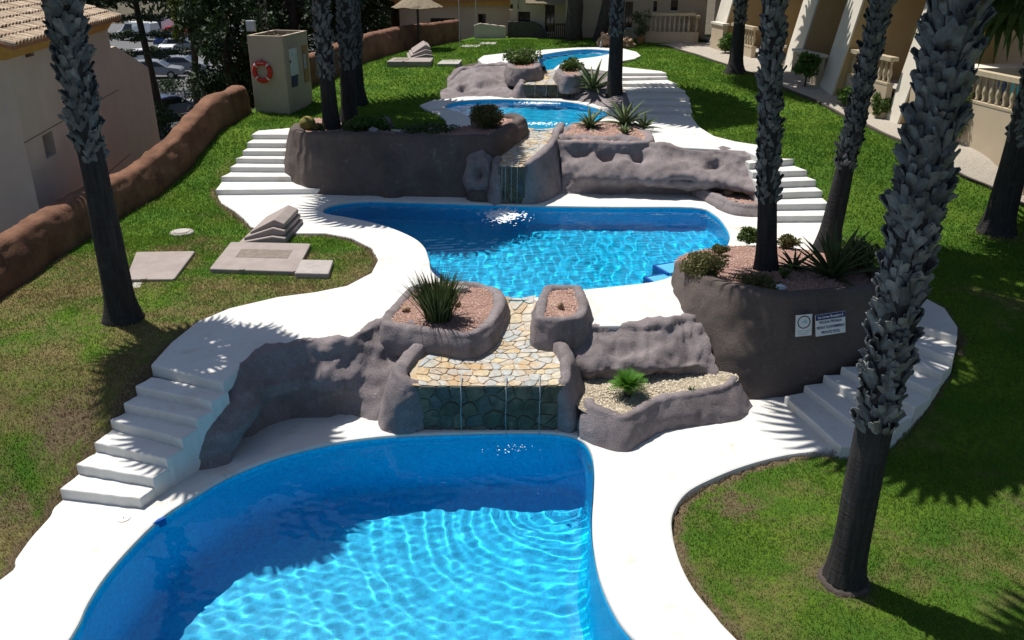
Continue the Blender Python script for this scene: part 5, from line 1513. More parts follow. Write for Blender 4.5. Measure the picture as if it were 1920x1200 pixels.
# steps into the middle pool
root = thing('pool_steps', 'blue edged steps into the middle pool beside signed planter', 'steps', (*G(1260, 515, 1.0)[:2], .8))
for k, (x, y, w_, d_) in enumerate(((1262, 506, .55, .5), (1240, 522, .5, .36))):
    p = G(x, y, 1.03)
    Mx = Matrix.Translation((p.x, p.y, 0)) @ Matrix.Rotation(R(24), 4, 'Z')
    zt = 1.085 - .05 * k
    st_ = MB().box((-w_ / 2, -d_ / 2, -.2), (w_ / 2, d_ / 2, zt), .012, Mx).build('step', W['pool_light_blue'], root)
    MB().box((-w_ / 2 - .025, d_ / 2 - .02, -.2), (w_ / 2, d_ / 2 + .03, zt + .006), .006, Mx).box((-w_ / 2 - .03, -d_ / 2, -.2), (-w_ / 2 + .02, d_ / 2 - .021, zt + .006), .006, Mx).build('tile_edge', W['tile_dark_blue'], st_)

# ------------------------------------------------------------------ signs on the big planter
def sign(label, c, w, h, up, rt, n_, cat='sign'):
    """root at the sign's centre, local x right, y up, z out of the wall"""
    M_ = Matrix((rt, up, n_)).transposed().to_4x4(); M_.translation = c
    root = empty('sign', (0, 0, 0)); root.matrix_world = M_
    tag(root, label, cat)
    MB().box((-w / 2, -h / 2, -.006), (w / 2, h / 2, .006), .002).build('panel', W['sign_white'], root, False, False)
    return root
def text(s, x, y, size, mat, parent, z=.0085, align='CENTER', name='lettering', squash=1.0):
    cu = bpy.data.curves.new(name, 'FONT'); cu.body = s; cu.size = size; cu.align_x = align; cu.align_y = 'CENTER'; cu.extrude = .0006; cu.offset = .0012
    cu.materials.append(W[mat])
    tmp = bpy.data.objects.new(name, cu); COL.objects.link(tmp)
    bpy.context.view_layer.update()
    me = bpy.data.meshes.new_from_object(tmp.evaluated_get(bpy.context.evaluated_depsgraph_get()))
    bpy.data.objects.remove(tmp)
    o = obj(name, me, parent, False); o.location = (x, y, z); o.scale = (squash, 1, 1)
    return o
def planter_pt(px, py): 
    return at_depth(px, py, 12.56)
rt = Vector((1, .10, .06)).normalized(); n_ = Vector((.10, -1, .12)).normalized(); n_ = (n_ - rt * n_.dot(rt)).normalized(); up = n_.cross(rt)
s1 = sign('small white sign with black ring on the tall planter', planter_pt(1507, 610), .27, .36, up, rt, n_)
V = []; F = []; n = 32
for k in range(n):
    a = 2 * math.pi * k / n
    for rr, zz in ((.092, .0065), (.108, .0065), (.108, .0085), (.092, .0085)): V.append((rr * math.cos(a), .055 + rr * math.sin(a), zz))
for k in range(n):
    a, b = k * 4, ((k + 1) % n) * 4
    F += [(a + j, b + j, b + (j + 1) % 4, a + (j + 1) % 4) for j in range(4)]
mk('ring', V, F, W['print_black'], s1, False, False)
MB().lathe([(.088, .0062), (.088, .0072), (.001, .0072)], (0, .055, 0), 24).build('disc', W['sign_white'], s1, False, False)
MB().prism([(-.05, .03, .0074), (-.02, .075, .0074), (.03, .10, .0074), (.06, .06, .0074), (.04, .02, .0074), (0, .045, .0074)], (0, 0, .001)).build('pictogram', W['print_cyan'], s1, False, False)
r_ = random.Random(2); mb = MB()
for row in range(3):
    x = -.11 + .015 * row
    while x < .10 - .02 * row:
        l = r_.uniform(.012, .035); mb.box((x, -.095 - row * .03, .0062), (x + l, -.085 - row * .03, .0074)); x += l + .008
mb.build('small_print', W['print_grey'], s1, False, False)
rt2 = Vector((1, .14, .10)).normalized(); n2 = Vector((.14, -1, .15)).normalized(); n2 = (n2 - rt2 * n2.dot(rt2)).normalized(); up2 = n2.cross(rt2)
s2 = sign('white private pool sign with blue heading on the tall planter', planter_pt(1557, 607), .50, .36, up2, rt2, n2)
MB().box((-.248, .085, .0058), (.248, .177, .0072)).build('heading_band', W['sign_blue'], s2, False, False)
text('Las Lomas Bungalow II', 0, .131, .062, 'sign_white', s2, .0085, squash=.75)
text('PISCINA PRIVADA', 0, .042, .066, 'sign_blue', s2, squash=.72)
text('PRIVAT SCHWIMMBAD', 0, -.045, .066, 'sign_blue', s2, squash=.70)
text('PRIVATE POOL', 0, -.130, .066, 'sign_blue', s2, squash=.72)

# ------------------------------------------------------------------ pump house
A_ = Vector((-8.13, 27.42)); B_ = Vector((-6.96, 27.12)); C_ = Vector((-6.66, 29.2)); D_ = A_ + (C_ - B_)
zb, zt = 2.0, 4.47
root = thing('pump_house', 'beige box shaped pump house at end of left boundary wall', 'pump house', (-7.4, 28, 2.2))
def ring_walls(poly, z0, z1, t):
    p = np.array(poly); q = offset_poly(p if area2(p) > 0 else p[::-1], t)
    p = p if area2(p) > 0 else p[::-1]
    n = len(p); V = []; F = []
    for a in p: V.append((*a, z0))
    for a in p: V.append((*a, z1))
    for a in q: V.append((*a, z1))
    for a in q: V.append((*a, z1 - .25))
    for k in range(3): F += [(k * n + i, k * n + (i + 1) % n, (k + 1) * n + (i + 1) % n, (k + 1) * n + i) for i in range(n)]
    F.append(tuple(range(3 * n, 4 * n)))
    return V, F
sub = []
for a, b in ((A_, B_), (B_, C_), (C_, D_), (D_, A_)):
    sub += [tuple(a.lerp(b, t)) for t in (.02, .98)]
V, F = ring_walls(sub, zb, zt, .10)
o = mk('wall', V, F, W['pump_render'], root)
q = [a.lerp((A_ + C_) / 2, .1) for a in (A_, B_, C_, D_)]
MB().prism([(*a, zt - .2) for a in q], (0, 0, .08)).build('soil', W['earth'], root)
cs = [(-7.9 + random.random() * .9, 27.6 + random.random() * 1.4, zt - .1) for _ in range(14)]
V, F = foliage(cs, 30, (.15, .2, .06), .05, 5, .25)
o = obj('dry_growth', fast_mesh('dry_growth', V, F, W['dead_frond']), root); o['kind'] = 'stuff'
sd = (C_ - B_).normalized(); sn = Vector((sd.y, -sd.x)); S0 = Vector((*B_, 0)); SD = Vector((*sd, 0)); SN = Vector((*sn, 0))
def side_panel(name, px0, py0, px1, py1, mat, proud, parent, depth=.03):
    a = on_wall(px0, py0, B_, C_); b = on_wall(px1, py1, B_, C_)
    s0, s1_ = (a - S0).dot(SD), (b - S0).dot(SD)
    z0, z1 = min(a.z, b.z), max(a.z, b.z)
    P_ = lambda s, z: S0 + SD * s + Vector((0, 0, z)) + SN * (proud - depth)
    mb = MB(); mb.prism([P_(s0, z0), P_(s1_, z0), P_(s1_, z1), P_(s0, z1)], SN * depth)
    return mb.build(name, W[mat], parent), (s0, s1_, z0, z1)
side_panel('timber_panel', 565, 86, 580, 152, 'board_wood', .02, root)
side_panel('meter_print', 567, 102, 574, 128, 'print_grey', .026, root)
nb = thing('notice_board', 'white notice board on side of pump house', 'notice board', (*B_.lerp(C_, .3), 3.2))
side_panel('board', 540, 92, 558, 138, 'board_white', .045, nb, .04)
side_panel('notice', 543, 99, 547, 104, 'print_cyan', .05, nb); side_panel('notice', 551, 99, 555, 106, 'print_cyan', .05, nb); side_panel('handle', 541.5, 113, 543, 118, 'dark_metal', .055, nb)
nb = thing('rules_sign', 'small blue striped sign below the pump house notice board', 'sign', (*B_.lerp(C_, .35), 2.9))
for k in range(6): side_panel('text_line', 546 + k * .2, 138 + k * 4.0, 556.5 + (k % 2), 140.6 + k * 4.0, 'sign_blue', .035, nb, .02)
# life ring on the front
p = on_wall(494, 134, A_, B_); fd = (B_ - A_).normalized(); FN = Vector((fd.y, -fd.x, 0))
root = thing('life_ring', 'red life ring hanging on the pump house front', 'life ring', p + FN * .07)
M_ = Matrix((Vector((*fd, 0)), Vector((0, 0, 1)), FN)).transposed().to_4x4(); M_.translation = p + FN * .075
def torus(R_, r_, a0, a1, n, m, rs=1.0):
    V = []; F = []
    for i in range(n + 1):
        a = a0 + (a1 - a0) * i / n
        for j in range(m):
            b = 2 * math.pi * j / m; rr = R_ + r_ * rs * math.cos(b)
            V.append(M_ @ Vector((rr * math.cos(a), rr * math.sin(a), r_ * rs * .8 * math.sin(b))))
    for i in range(n): F += [(i * m + j, i * m + (j + 1) % m, (i + 1) * m + (j + 1) % m, (i + 1) * m + j) for j in range(m)]
    return V, F
V, F = torus(.265, .075, 0, 2 * math.pi, 40, 12); mk('ring', V, F, W['buoy_red'], root, True)
for k in range(4):
    V, F = torus(.265, .075, R(45 + 90 * k - 5), R(45 + 90 * k + 5), 3, 12, 1.05); mk('white_band', V, F, W['buoy_white'], root, True)
for k in range(5):
    a = R(70 + k * 10); V, F = torus(.265, .02, a - R(2), a + R(2), 2, 6); 
    mk('white_mark', [Vector(v) + FN * .05 for v in V], F, W['buoy_white'], root, True)
q = M_ @ Vector((0, .36, -.03)); MB().tube([q, q + Vector((0, 0, -.06)) + FN * .06], .015, 6).build('hook', W['dark_metal'], root)
# floodlight and lattice mast behind the pump house
p = at_depth(471, 49, 28.4)
root = thing('floodlight', 'pale grey floodlight above the pump house corner', 'floodlight', (p.x, p.y, zt - .1))
MB().box((p.x - .16, p.y - .06, p.z - .16), (p.x + .14, p.y + .06, p.z + .17), .03).build('housing', W['grey_metal'], root)
MB().box((p.x - .13, p.y - .075, p.z - .13), (p.x + .11, p.y - .061, p.z + .14), .004).build('glass', W['lamp_glass'], root)
MB().tube([(p.x, p.y, zt - .2), (p.x, p.y + .02, p.z - .12)], .025, 6).build('bracket', W['dark_metal'], root)
p = at_depth(497, 50, 28.9)
root = thing('lattice_mast', 'thin lattice mast rising behind the pump house roof', 'mast', (p.x, p.y, zt - .2))
mb = MB()
for dx, dy in ((-.11, 0), (.11, 0), (0, .18)): mb.tube([(p.x + dx, p.y + dy, zt - .3), (p.x + dx, p.y + dy, 8)], .014, 5)
mb.build('upright', W['dark_metal'], root)
for k in range(12):
    z = zt - .1 + k * .28
    MB().tube([(p.x - .11, p.y, z), (p.x + .11, p.y, z + .14), (p.x, p.y + .18, z + .2), (p.x - .11, p.y, z + .28)], .008, 4).build('lacing', W['dark_metal'], root)

# ------------------------------------------------------------------ thatched parasol
p = GG(786, 92)
root = thing('thatched_parasol', 'thatched parasol on dark pole on the far left lawn', 'parasol', p)
MB().tube([(p.x, p.y, p.z - .1), (p.x, p.y, p.z + 2.15)], .055, 10).build('pole', W['dark_metal'], root)
V = []; F = []; n = 30
for i, (rr, zz) in enumerate(((1.12, 1.78), (1.0, 1.85), (.7, 2.02), (.35, 2.2), (.08, 2.36))):
    for k in range(n):
        a = 2 * math.pi * k / n; q = rr * (1 + .05 * random.uniform(-1, 1) * (i == 0))
        V.append((p.x + q * math.cos(a), p.y + q * math.sin(a), p.z + zz + .03 * random.uniform(-1, 1) * (i < 4)))
b = len(V)
for k in range(n):
    a = 2 * math.pi * k / n; V.append((p.x + .95 * math.cos(a), p.y + .95 * math.sin(a), p.z + 1.74))
for i in range(4): F += [(i * n + k, i * n + (k + 1) % n, (i + 1) * n + (k + 1) % n, (i + 1) * n + k) for k in range(n)]
F += [(b + k, b + (k + 1) % n, (k + 1) % n, k) for k in range(n)]; F.append(tuple(range(4 * n, 5 * n))); F.append(tuple(range(b, b + n))[::-1])
mk('thatch_canopy', V, F, W['thatch'], root)

# ------------------------------------------------------------------ left building beyond the wall
A_ = Vector((-10.85, 19.0)); B_ = Vector((-12.15, 27.0)); E_ = Vector((-30, 16.5)); Bx = Vector((-30, 30))
root = thing('apartment_building', 'brown rendered building with tiled roof beyond the left wall', 'building', (-12, 20, -2.7))
def quad_wall(mb, a, b, z0, z1): mb.add([(*a, z0), (*b, z0), (*b, z1), (*a, z1)], [(0, 1, 2, 3)])
ZE = 5.0
# east face with window recesses cut out
def face_with_openings(name, A, B, z0, z1, rects, mat, parent, depth=.18, inner='render_brown', glass='dark_glass', wname='window', sill=None):
    """vertical face A-B; rects (s0,s1,z0,z1) become recessed windows"""
    A3 = Vector((*A, 0)); d = Vector((*(B - A), 0)); Ln = d.length; d.normalize(); n = Vector((d.y, -d.x, 0))
    ss = sorted({0, Ln} | {s for r in rects for s in r[:2]}); zs = sorted({z0, z1} | {z for r in rects for z in r[2:]})
    mb = MB(); P_ = lambda s, z, o=0: A3 + d * s + Vector((0, 0, z)) - n * o
    for s0, s1_ in zip(ss, ss[1:]):
        for za, zb_ in zip(zs, zs[1:]):
            c = ((s0 + s1_) / 2, (za + zb_) / 2)
            if any(r[0] < c[0] < r[1] and r[2] < c[1] < r[3] for r in rects): continue
            mb.add([P_(s0, za), P_(s1_, za), P_(s1_, zb_), P_(s0, zb_)], [(0, 1, 2, 3)])
    for r in rects:
        s0, s1_, za, zb_ = r
        mb.add([P_(s0, za), P_(s1_, za), P_(s1_, zb_), P_(s0, zb_), P_(s0, za, depth), P_(s1_, za, depth), P_(s1_, zb_, depth), P_(s0, zb_, depth)], [(0, 1, 5, 4), (1, 2, 6, 5), (2, 3, 7, 6), (3, 0, 4, 7)])
    w = mb.build(name, W[mat], parent)
    for r in rects:
        s0, s1_, za, zb_ = r
        g = MB(); g.prism([P_(s0 - .02, za - .02, depth + .05), P_(s1_ + .02, za - .02, depth + .05), P_(s1_ + .02, zb_ + .02, depth + .05), P_(s0 - .02, zb_ + .02, depth + .05)], n * .05)
        wo = g.build(wname, W[glass], parent)
        f = MB()
        fw = min(.05, (s1_ - s0) * .1)
        for (a0, a1, b0, b1) in ((s0, s0 + fw, za, zb_), (s1_ - fw, s1_, za, zb_), (s0 + fw, s1_ - fw, za, za + fw), (s0 + fw, s1_ - fw, zb_ - fw, zb_), ((s0 + s1_) / 2 - fw * .4, (s0 + s1_) / 2 + fw * .4, za + fw, zb_ - fw)):
            f.prism([P_(a0, b0, depth), P_(a1, b0, depth), P_(a1, b1, depth), P_(a0, b1, depth)], n * .03)
        f.build('window_frame', W['window_frame'], wo)
        if sill:
            MB().prism([P_(s0 - .06, za - .06, 0), P_(s1_ + .06, za - .06, 0), P_(s1_ + .06, za, 0), P_(s0 - .06, za, 0)], n * .07).build('sill', W[sill], wo)
    return w
def rect_px(A, B, x0, y0, x1, y1):
    a = on_wall(x0, (y0 + y1) / 2, A, B); b = on_wall(x1, (y0 + y1) / 2, A, B)
    A3 = Vector((*A, 0)); d = Vector((*(B - A), 0)).normalized()
    c = on_wall((x0 + x1) / 2, y1, A, B); e = on_wall((x0 + x1) / 2, y0, A, B)
    return ((a - A3).dot(d), (b - A3).dot(d), c.z, e.z)
face_with_openings('wall', A_, B_, -2.7, ZE, [rect_px(A_, B_, 45, 80, 63, 107), rect_px(A_, B_, 82, 247, 103, 296)], 'render_brown', root, .35)
mb = MB(); quad_wall(mb, E_, A_, -2.7, ZE); quad_wall(mb, B_, Bx, -2.7, ZE); mb.build('wall', W['render_brown'], root)
# thin joint grooves across the render
jd = (B_ - A_).normalized(); jn = Vector((jd.y, -jd.x, 0))
for z in (.9, 2.9): 
    MB().prism([Vector((*A_, z)) - jn * .01, Vector((*B_, z)) - jn * .01, Vector((*B_, z + .025)) - jn * .01, Vector((*A_, z + .025)) - jn * .01], jn * .018).build('joint_strip', W['hatch_dirt'], root)
ex = A_ - jd * .35
MB().prism([Vector((*(A_ - jd * .02), ZE - .32)) + jn * .01, Vector((*(B_ + jd * .02), ZE - .32)) + jn * .01, Vector((*(B_ + jd * .2), ZE)) + jn * .22, Vector((*(A_ - jd * .2), ZE)) + jn * .22], -jn * .3).build('cornice', W['yellow_cornice'], root)
# lower wing with a sloping parapet
C2 = Vector((-12.6, 30.6)); 
mb = MB(); mb.prism([(*B_, -2.7), (*C2, -2.7), (*C2, 3.15), (*B_.lerp(C2, .12), 4.15), (*B_, 4.15)], (-3, 0, 0)); mb.build('wing', W['render_brown'], root)
# roof with barrel tiles
rf_pitch = R(19); inn = -jn
roofv = []
r0 = Vector((*(A_ - jd * .45), ZE)) + jn * .35; r1 = Vector((*(B_ + jd * .3), ZE)) + jn * .35; up_ = inn * math.cos(rf_pitch) + Vector((0, 0, math.sin(rf_pitch)))
roof = MB().prism([r0, r1, r1 + up_ * 7, r0 + up_ * 7], (0, 0, -.08)).build('roof', W['terracotta'], root)
def tile_mesh():
    V = []; F = []; n = 6
    for x, rr in ((0, .095), (.42, .080)):
        for k in range(n + 1):
            a = math.pi * k / n; V.append((x, rr * math.cos(a), .10 * math.sin(a) * rr / .095))
        for k in range(n + 1):
            a = math.pi * k / n; V.append((x, (rr - .015) * math.cos(a), (.10 * math.sin(a)) * (rr - .015) / .095))
    m_ = n + 1
    for k in range(n):
        F.append((k, k + 1, 2 * m_ + k + 1, 2 * m_ + k)); F.append((m_ + k + 1, m_ + k, 3 * m_ + k, 3 * m_ + k + 1)); F.append((k + 1, k, m_ + k, m_ + k + 1))
    return mesh('roof_tile', V, F, W['roof_tile'])
TM = tile_mesh()
cols = int((r1 - r0).length / .215)
Mr = Matrix((up_, (r1 - r0).normalized(), up_.cross((r1 - r0).normalized()) if up_.cross((r1 - r0).normalized()).z > 0 else -up_.cross((r1 - r0).normalized()))).transposed().to_4x4()
off = -Vector(root.location) - Vector(roof.location)
for k in range(cols):
    for j in range(7):
        o = bpy.data.objects.new('roof_tile', TM); COL.objects.link(o); o.parent = roof
        p = r0 + (r1 - r0).normalized() * (.11 + k * .215) + up_ * (-.05 + j * .36) + Vector((0, 0, .01 + .02 * random.random()))
        M_ = Mr.copy() @ Matrix.Rotation(R(3.5) + random.uniform(-.02, .02), 4, 'Y'); M_.translation = p - (Vector(root.location) + Vector(roof.location))
        o.matrix_local = M_

# ------------------------------------------------------------------ houses along the right side
root = thing('terraced_house', 'long cream building with sloping piers along the right gravel', 'house', (12, 30, 2.5))
def fx(y): return 11.95 - .135 * (y - 22)
RAIL = 4.02
def hpt(y, x_, z): return Vector((fx(y) + x_, y, z))
# floors: back wall with openings, recessed behind the piers
Aw = Vector((fx(14) + 2.3, 14)); Bw = Vector((fx(48) + 2.3, 48))
Lw = (Bw - Aw).length
def hs(y): return (y - 14) / 34 * Lw
face_with_openings('wall', Aw, Bw, 1.5, 8.2, [(hs(20.2), hs(22.4), 3.5, 5.6), (hs(25.6), hs(27.2), 3.9, 5.5), (hs(29.8), hs(31), 3.2, 5.3), (hs(33.4), hs(34.4), 3.2, 5.3), (hs(36.5), hs(37.6), 3.6, 5.2), (hs(39.5), hs(40.3), 3.6, 5.2)][::1], 'render_beige', root, .2, glass='dark_glass', sill='render_white')
# the wall faces the pools: flip if needed is not required for two sided render
for y0, t, d0, top in ((28.6, 1.25, 1.0, 8), (32.0, 1.5, .75, 8), (35.2, .9, .6, 8), (39.2, 2.0, .95, 8), (22.9, .9, .6, 4.05), (25.3, .8, .6, 8), (17.6, 1.0, .9, 8)):
    lo = float(gz(fx(y0), y0)) - .3
    lean = .22 * (top - 3) if top > 5 else .0
    pr = [hpt(y0, -d0 + .40, lo), hpt(y0, 2.4, lo), hpt(y0, 2.4, top), hpt(y0, -d0 + .40 + lean, top)]
    po = MB().prism(pr, (0, t, 0)).build('pier', W['render_bounce_ochre'] if top > 5 else W['render_white'], root)
    MB().prism([hpt(y0, -d0 + .34, lo) + Vector((0, -.02, 0)), hpt(y0, -d0 + .402, lo) + Vector((0, -.02, 0)), hpt(y0, -d0 + .402 + lean, top) + Vector((0, -.02, 0)), hpt(y0, -d0 + .34 + lean, top) + Vector((0, -.02, 0))], (0, t + .04, 0)).build('pier_lit_face', W['render_white'], po)
# panels lining the bays, same ochre as the pier sides
for y0, y1 in ((29.86, 31.98), (33.52, 35.18), (36.12, 40.18)):
    MB().prism([hpt(y0, 2.0, 2.0), hpt(y1, 2.0, 2.0), hpt(y1, 2.0, 8), hpt(y0, 2.0, 8)], (.25, 0, 0)).build('bay_wall', W['render_bounce_ochre'], root)
MB().prism([hpt(14, .5, 5.9), hpt(48, .5, 5.9), hpt(48, .5, 6.15), hpt(14, .5, 6.15)], (3, 0, 0)).build('recess_ceiling', W['render_white'], root)  # unseen slab, added to keep the recesses below it dark
MB().prism([hpt(13, -.4, 8.2), hpt(49, -.4, 8.2), hpt(49, 8, 9.6), hpt(13, 8, 9.6)], (0, 0, .15)).build('roof', W['terracotta'], root)
def terrace_wall(y0, y1, x_, top):
    lo = float(gz(fx(y0), y0)) - .4
    MB().prism([hpt(y0, x_, lo), hpt(y1, x_, lo), hpt(y1, x_, top), hpt(y0, x_, top)], (.18, 0, 0)).build('terrace_wall', W['render_beige'], root)
def balus_mesh():
    return MB().lathe([(.055, 0), (.055, .05), (.035, .07), (.075, .22), (.07, .30), (.032, .48), (.03, .54), (.05, .57), (.05, .62)], (0, 0, 0), 8).mesh('baluster', W['precast'], True)
BM = balus_mesh()
def balustrade(y0, y1, x_, z0, step=.26):
    c = hpt((y0 + y1) / 2, x_ + .08, z0)
    br_ = adopt(bpy.data.objects.new('balustrade', MB().prism([hpt(y0, x_ - .02, z0 + .62), hpt(y1, x_ - .02, z0 + .62), hpt(y1, x_ - .02, z0 + .74), hpt(y0, x_ - .02, z0 + .74)], (.24, 0, 0)).prism([hpt(y0, x_ - .01, z0 - .06), hpt(y1, x_ - .01, z0 - .06), hpt(y1, x_ - .01, z0), hpt(y0, x_ - .01, z0)], (.22, 0, 0)).mesh('balustrade', W['precast'])), root)
    COL.objects.link(br_)
    n = int((y1 - y0) / step)
    for k in range(n):
        p = hpt(y0 + (k + .5) * (y1 - y0) / n, x_ + .1, z0)
        o = bpy.data.objects.new('baluster', BM); COL.objects.link(o); o.parent = br_; o.location = p
    return br_
for y0, y1, x_, z0 in ((17.9, 22.85, .0, 3.3), (23.85, 25.25, .0, 3.3), (26.15, 28.55, -.2, 3.22), (36.2, 38.6, -.3, 3.3), (42.3, 44.2, -.6, 3.35)):
    terrace_wall(y0, y1, x_, z0 - .061); balustrade(y0, y1, x_, z0)
for y0, y1, x_, top in ((29.9, 31.95, -.5, 3.55), (38.7, 40.1, -.6, 3.9), (33.6, 35.1, -.3, 3.5)):
    terrace_wall(y0, y1, x_, top)
    MB().prism([hpt(y0 - .04, x_ - .05, top + .002), hpt(y1 + .04, x_ - .05, top + .002), hpt(y1 + .04, x_ - .05, top + .09), hpt(y0 - .04, x_ - .05, top + .09)], (.3, 0, 0)).build('coping', W['render_white'], root)
MB().prism([hpt(18, .2, 2.9), hpt(44, .2, 2.9), hpt(44, .2, 3.0), hpt(18, .2, 3.0)], (2.2, 0, 0)).build('terrace_floor', W['concrete'], root)
MB().prism([hpt(20.0, 1.2, 3.9), hpt(22.5, 1.2, 3.9), hpt(22.5, 1.2, 5.85), hpt(20.0, 1.2, 5.85)], (.03, 0, 0)).build('shade_screen', W['shade_cloth'], root)
p = hpt(27.6, 2.2, 4.6); MB().box((p.x - .06, p.y, p.z), (p.x + .02, p.y + .22, p.z + .22), .01).build('meter_box', W['window_frame'], root)
# towels drying on the near terrace
for k, (y, m_) in enumerate(((21.0, 'towel_teal'), (21.5, 'towel_teal'), (22.0, 'towel_navy'), (20.5, 'towel_teal'))):
    o = MB().prism([hpt(y - .16, .38, 3.36), hpt(y + .16, .38, 3.36), hpt(y + .14, .33, 3.86), hpt(y - .14, .33, 3.86)], (.03, 0, 0)).build('towel', W[m_])
    tag(o, ('teal towel hanging behind the near right balusters', 'teal towel behind the second gap of near right balusters', 'navy towel hanging behind the near right balusters', 'teal towel half hidden by the right edge palm')[k], 'towel', 'towels on the near right terrace')

# clipped bushes and shrubs along the gravel
def lollipop(label, px, py, stem_h, r_, mat, seed, base=None):
    p = base or GG(px, py)
    root = thing('clipped_bush', label, 'bush', p)
    MB().tube([(p[0], p[1], p[2] - .05), (p[0] + .02, p[1], p[2] + stem_h * .6), (p[0], p[1], p[2] + stem_h + r_ * .6)], [.035, .028, .02], 7).build('stem', W['bark'], root, True)
    rr = random.Random(seed); cs = []
    for _ in range(46):
        v = Vector((rr.gauss(0, 1), rr.gauss(0, 1), rr.gauss(0, 1))).normalized() * r_ * rr.uniform(.35, .92)
        cs.append((p[0] + v.x, p[1] + v.y, p[2] + stem_h + r_ * .8 + v.z * .85))
    V, F = foliage(cs, 55, (r_ * .3, r_ * .3, r_ * .26), .05, seed, .5)
    o = obj('crown', fast_mesh('crown', V, F, W[mat]), root); o['kind'] = 'stuff'
lollipop('clipped ball bush on a stem before the sloping piers', 1508, 163, .30, .52, 'ficus_leaf', 71)
lollipop('small green bush left of the leaning palm on gravel', 1590, 200, .05, .36, 'ficus_leaf', 72)
lollipop('green bush just right of the leaning palm on gravel', 1652, 222, .10, .42, 'shrub_leaf', 73)
shrub('tall thin yellowish bush right of the nearest palm on gravel', GG(1795, 268), .36, 1.25, 'shrub_leaf', 74, .045, 40, 40, low=.25)
lollipop('dark green bush behind the flared far palm', 1368, 100, .05, .5, 'ficus_leaf', 75)
shrub('scrubby bush at right frame edge behind thick palm', GG(1915, 345), .4, .5, 'olive_leaf', 76, .05, 30, 40)

# ------------------------------------------------------------------ houses at the back
root = thing('back_house', 'low beige house with tiled eave behind the thatched parasol', 'house', (-2, 47, 2.8))
Ab = Vector((-5.9, 47.4)); Bb = Vector((1.2, 46.6))
face_with_openings('wall', Ab, Bb, 2.0, 4.55, [rect_px(Ab, Bb, 807, 34, 853, 60), rect_px(Ab, Bb, 896, 26, 911, 49)], 'render_beige', root, .3)
MB().prism([(-6.4, 46.9, 4.5), (1.6, 46.1, 4.5), (1.6, 50, 5.6), (-6.4, 51, 5.6)], (0, 0, .12)).build('roof', W['terracotta'], root)
mb = MB(); quad_wall(mb, Vector((-5.9, 60)), Ab, 1.0, 4.6); mb.build('wall', W['render_brown'], root)
MB().prism([(-6.1, 47.1, 4.3), (1.3, 46.3, 4.3), (1.3, 46.3, 4.5), (-6.1, 47.1, 4.5)], (0, .25, 0)).build('cornice', W['yellow_cornice'], root)
for k in range(6):
    x = -1.9 + k * .38
    MB().tube([(x, 45.5, 4.75), (x, 47, 4.78)], .07, 7).build('beam', W['dark_wood'], root)
MB().box((.05, 45.6, 2.8), (.28, 45.85, 4.68)).build('column', W['render_beige'], root)
root = thing('back_house', 'taller shaded beige house behind the far pool', 'house', (5, 45, 2.8))
Ac = Vector((.9, 45.6)); Bc = Vector((9.5, 44.2))
face_with_openings('wall', Ac, Bc, 2.0, 8.5, [rect_px(Ac, Bc, 957, 8, 972, 17), rect_px(Ac, Bc, 972, 22, 994, 62), rect_px(Ac, Bc, 1022, 9, 1040, 60), rect_px(Ac, Bc, 1066, 6, 1090, 62), rect_px(Ac, Bc, 1140, 9, 1150, 42), rect_px(Ac, Bc, 1172, 3, 1186, 52), rect_px(Ac, Bc, 1225, 2, 1232, 22), rect_px(Ac, Bc, 1258, 0, 1271, 20)], 'render_beige', root, .25, sill='render_white')
MB().prism([(.6, 45.0, 8.5), (9.8, 43.6, 8.5), (9.8, 50, 10), (.6, 51, 10)], (0, 0, .12)).build('roof', W['terracotta'], root)
MB().prism([on_wall(985, 2, Ac, Bc) + Vector((0, -1.1, -.1)), on_wall(1056, 3, Ac, Bc) + Vector((0, -1.1, -.1)), on_wall(1056, 0, Ac, Bc) + Vector((0, 0, .5)), on_wall(985, 0, Ac, Bc) + Vector((0, 0, .5))], (0, 0, .06)).build('canopy', W['thatch'], root)
MB().prism([on_wall(1060, 78, Ac, Bc) + Vector((0, -.5, 0)), on_wall(1066, 78, Ac, Bc) + Vector((0, -.5, 0)), on_wall(1066, -20, Ac, Bc) + Vector((0, -.5, 0)), on_wall(1060, -20, Ac, Bc) + Vector((0, -.5, 0))], (0, .35, 0)).build('column', W['render_white'], root)
for x0, x1 in ((1026, 1058),):
    a, b = on_wall(x0, 60, Ac, Bc), on_wall(x1, 60, Ac, Bc)
    n = 9
    for k in range(n):
        q = a.lerp(b, (k + .5) / n); MB().box((q.x - .025, q.y - .85, 2.85), (q.x + .025, q.y - .8, 3.5)).build('slat', W['dark_wood'], root)
    MB().box((a.x, min(a.y, b.y) - .86, 3.5), (b.x, min(a.y, b.y) - .74, 3.58)).build('rail', W['dark_wood'], root)
# low dark bank wall and white gate post beside the parasol end
MB().prism([(-.2, 45.3, 2.7), (1.9, 45.0, 2.7), (1.5, 45.0, 3.45), (1.1, 45.1, 3.62), (-.2, 45.3, 3.6)], (0, .3, 0)).build('low_wall', W['kerb_dark'], root)
MB().prism([(-1.9, 45.0, 2.7), (-.3, 45.0, 2.7), (-.3, 45.0, 3.4), (-1.6, 45.0, 3.55), (-1.9, 45.0, 3.45)], (0, .3, 0)).build('low_wall', W['render_brown'], root)
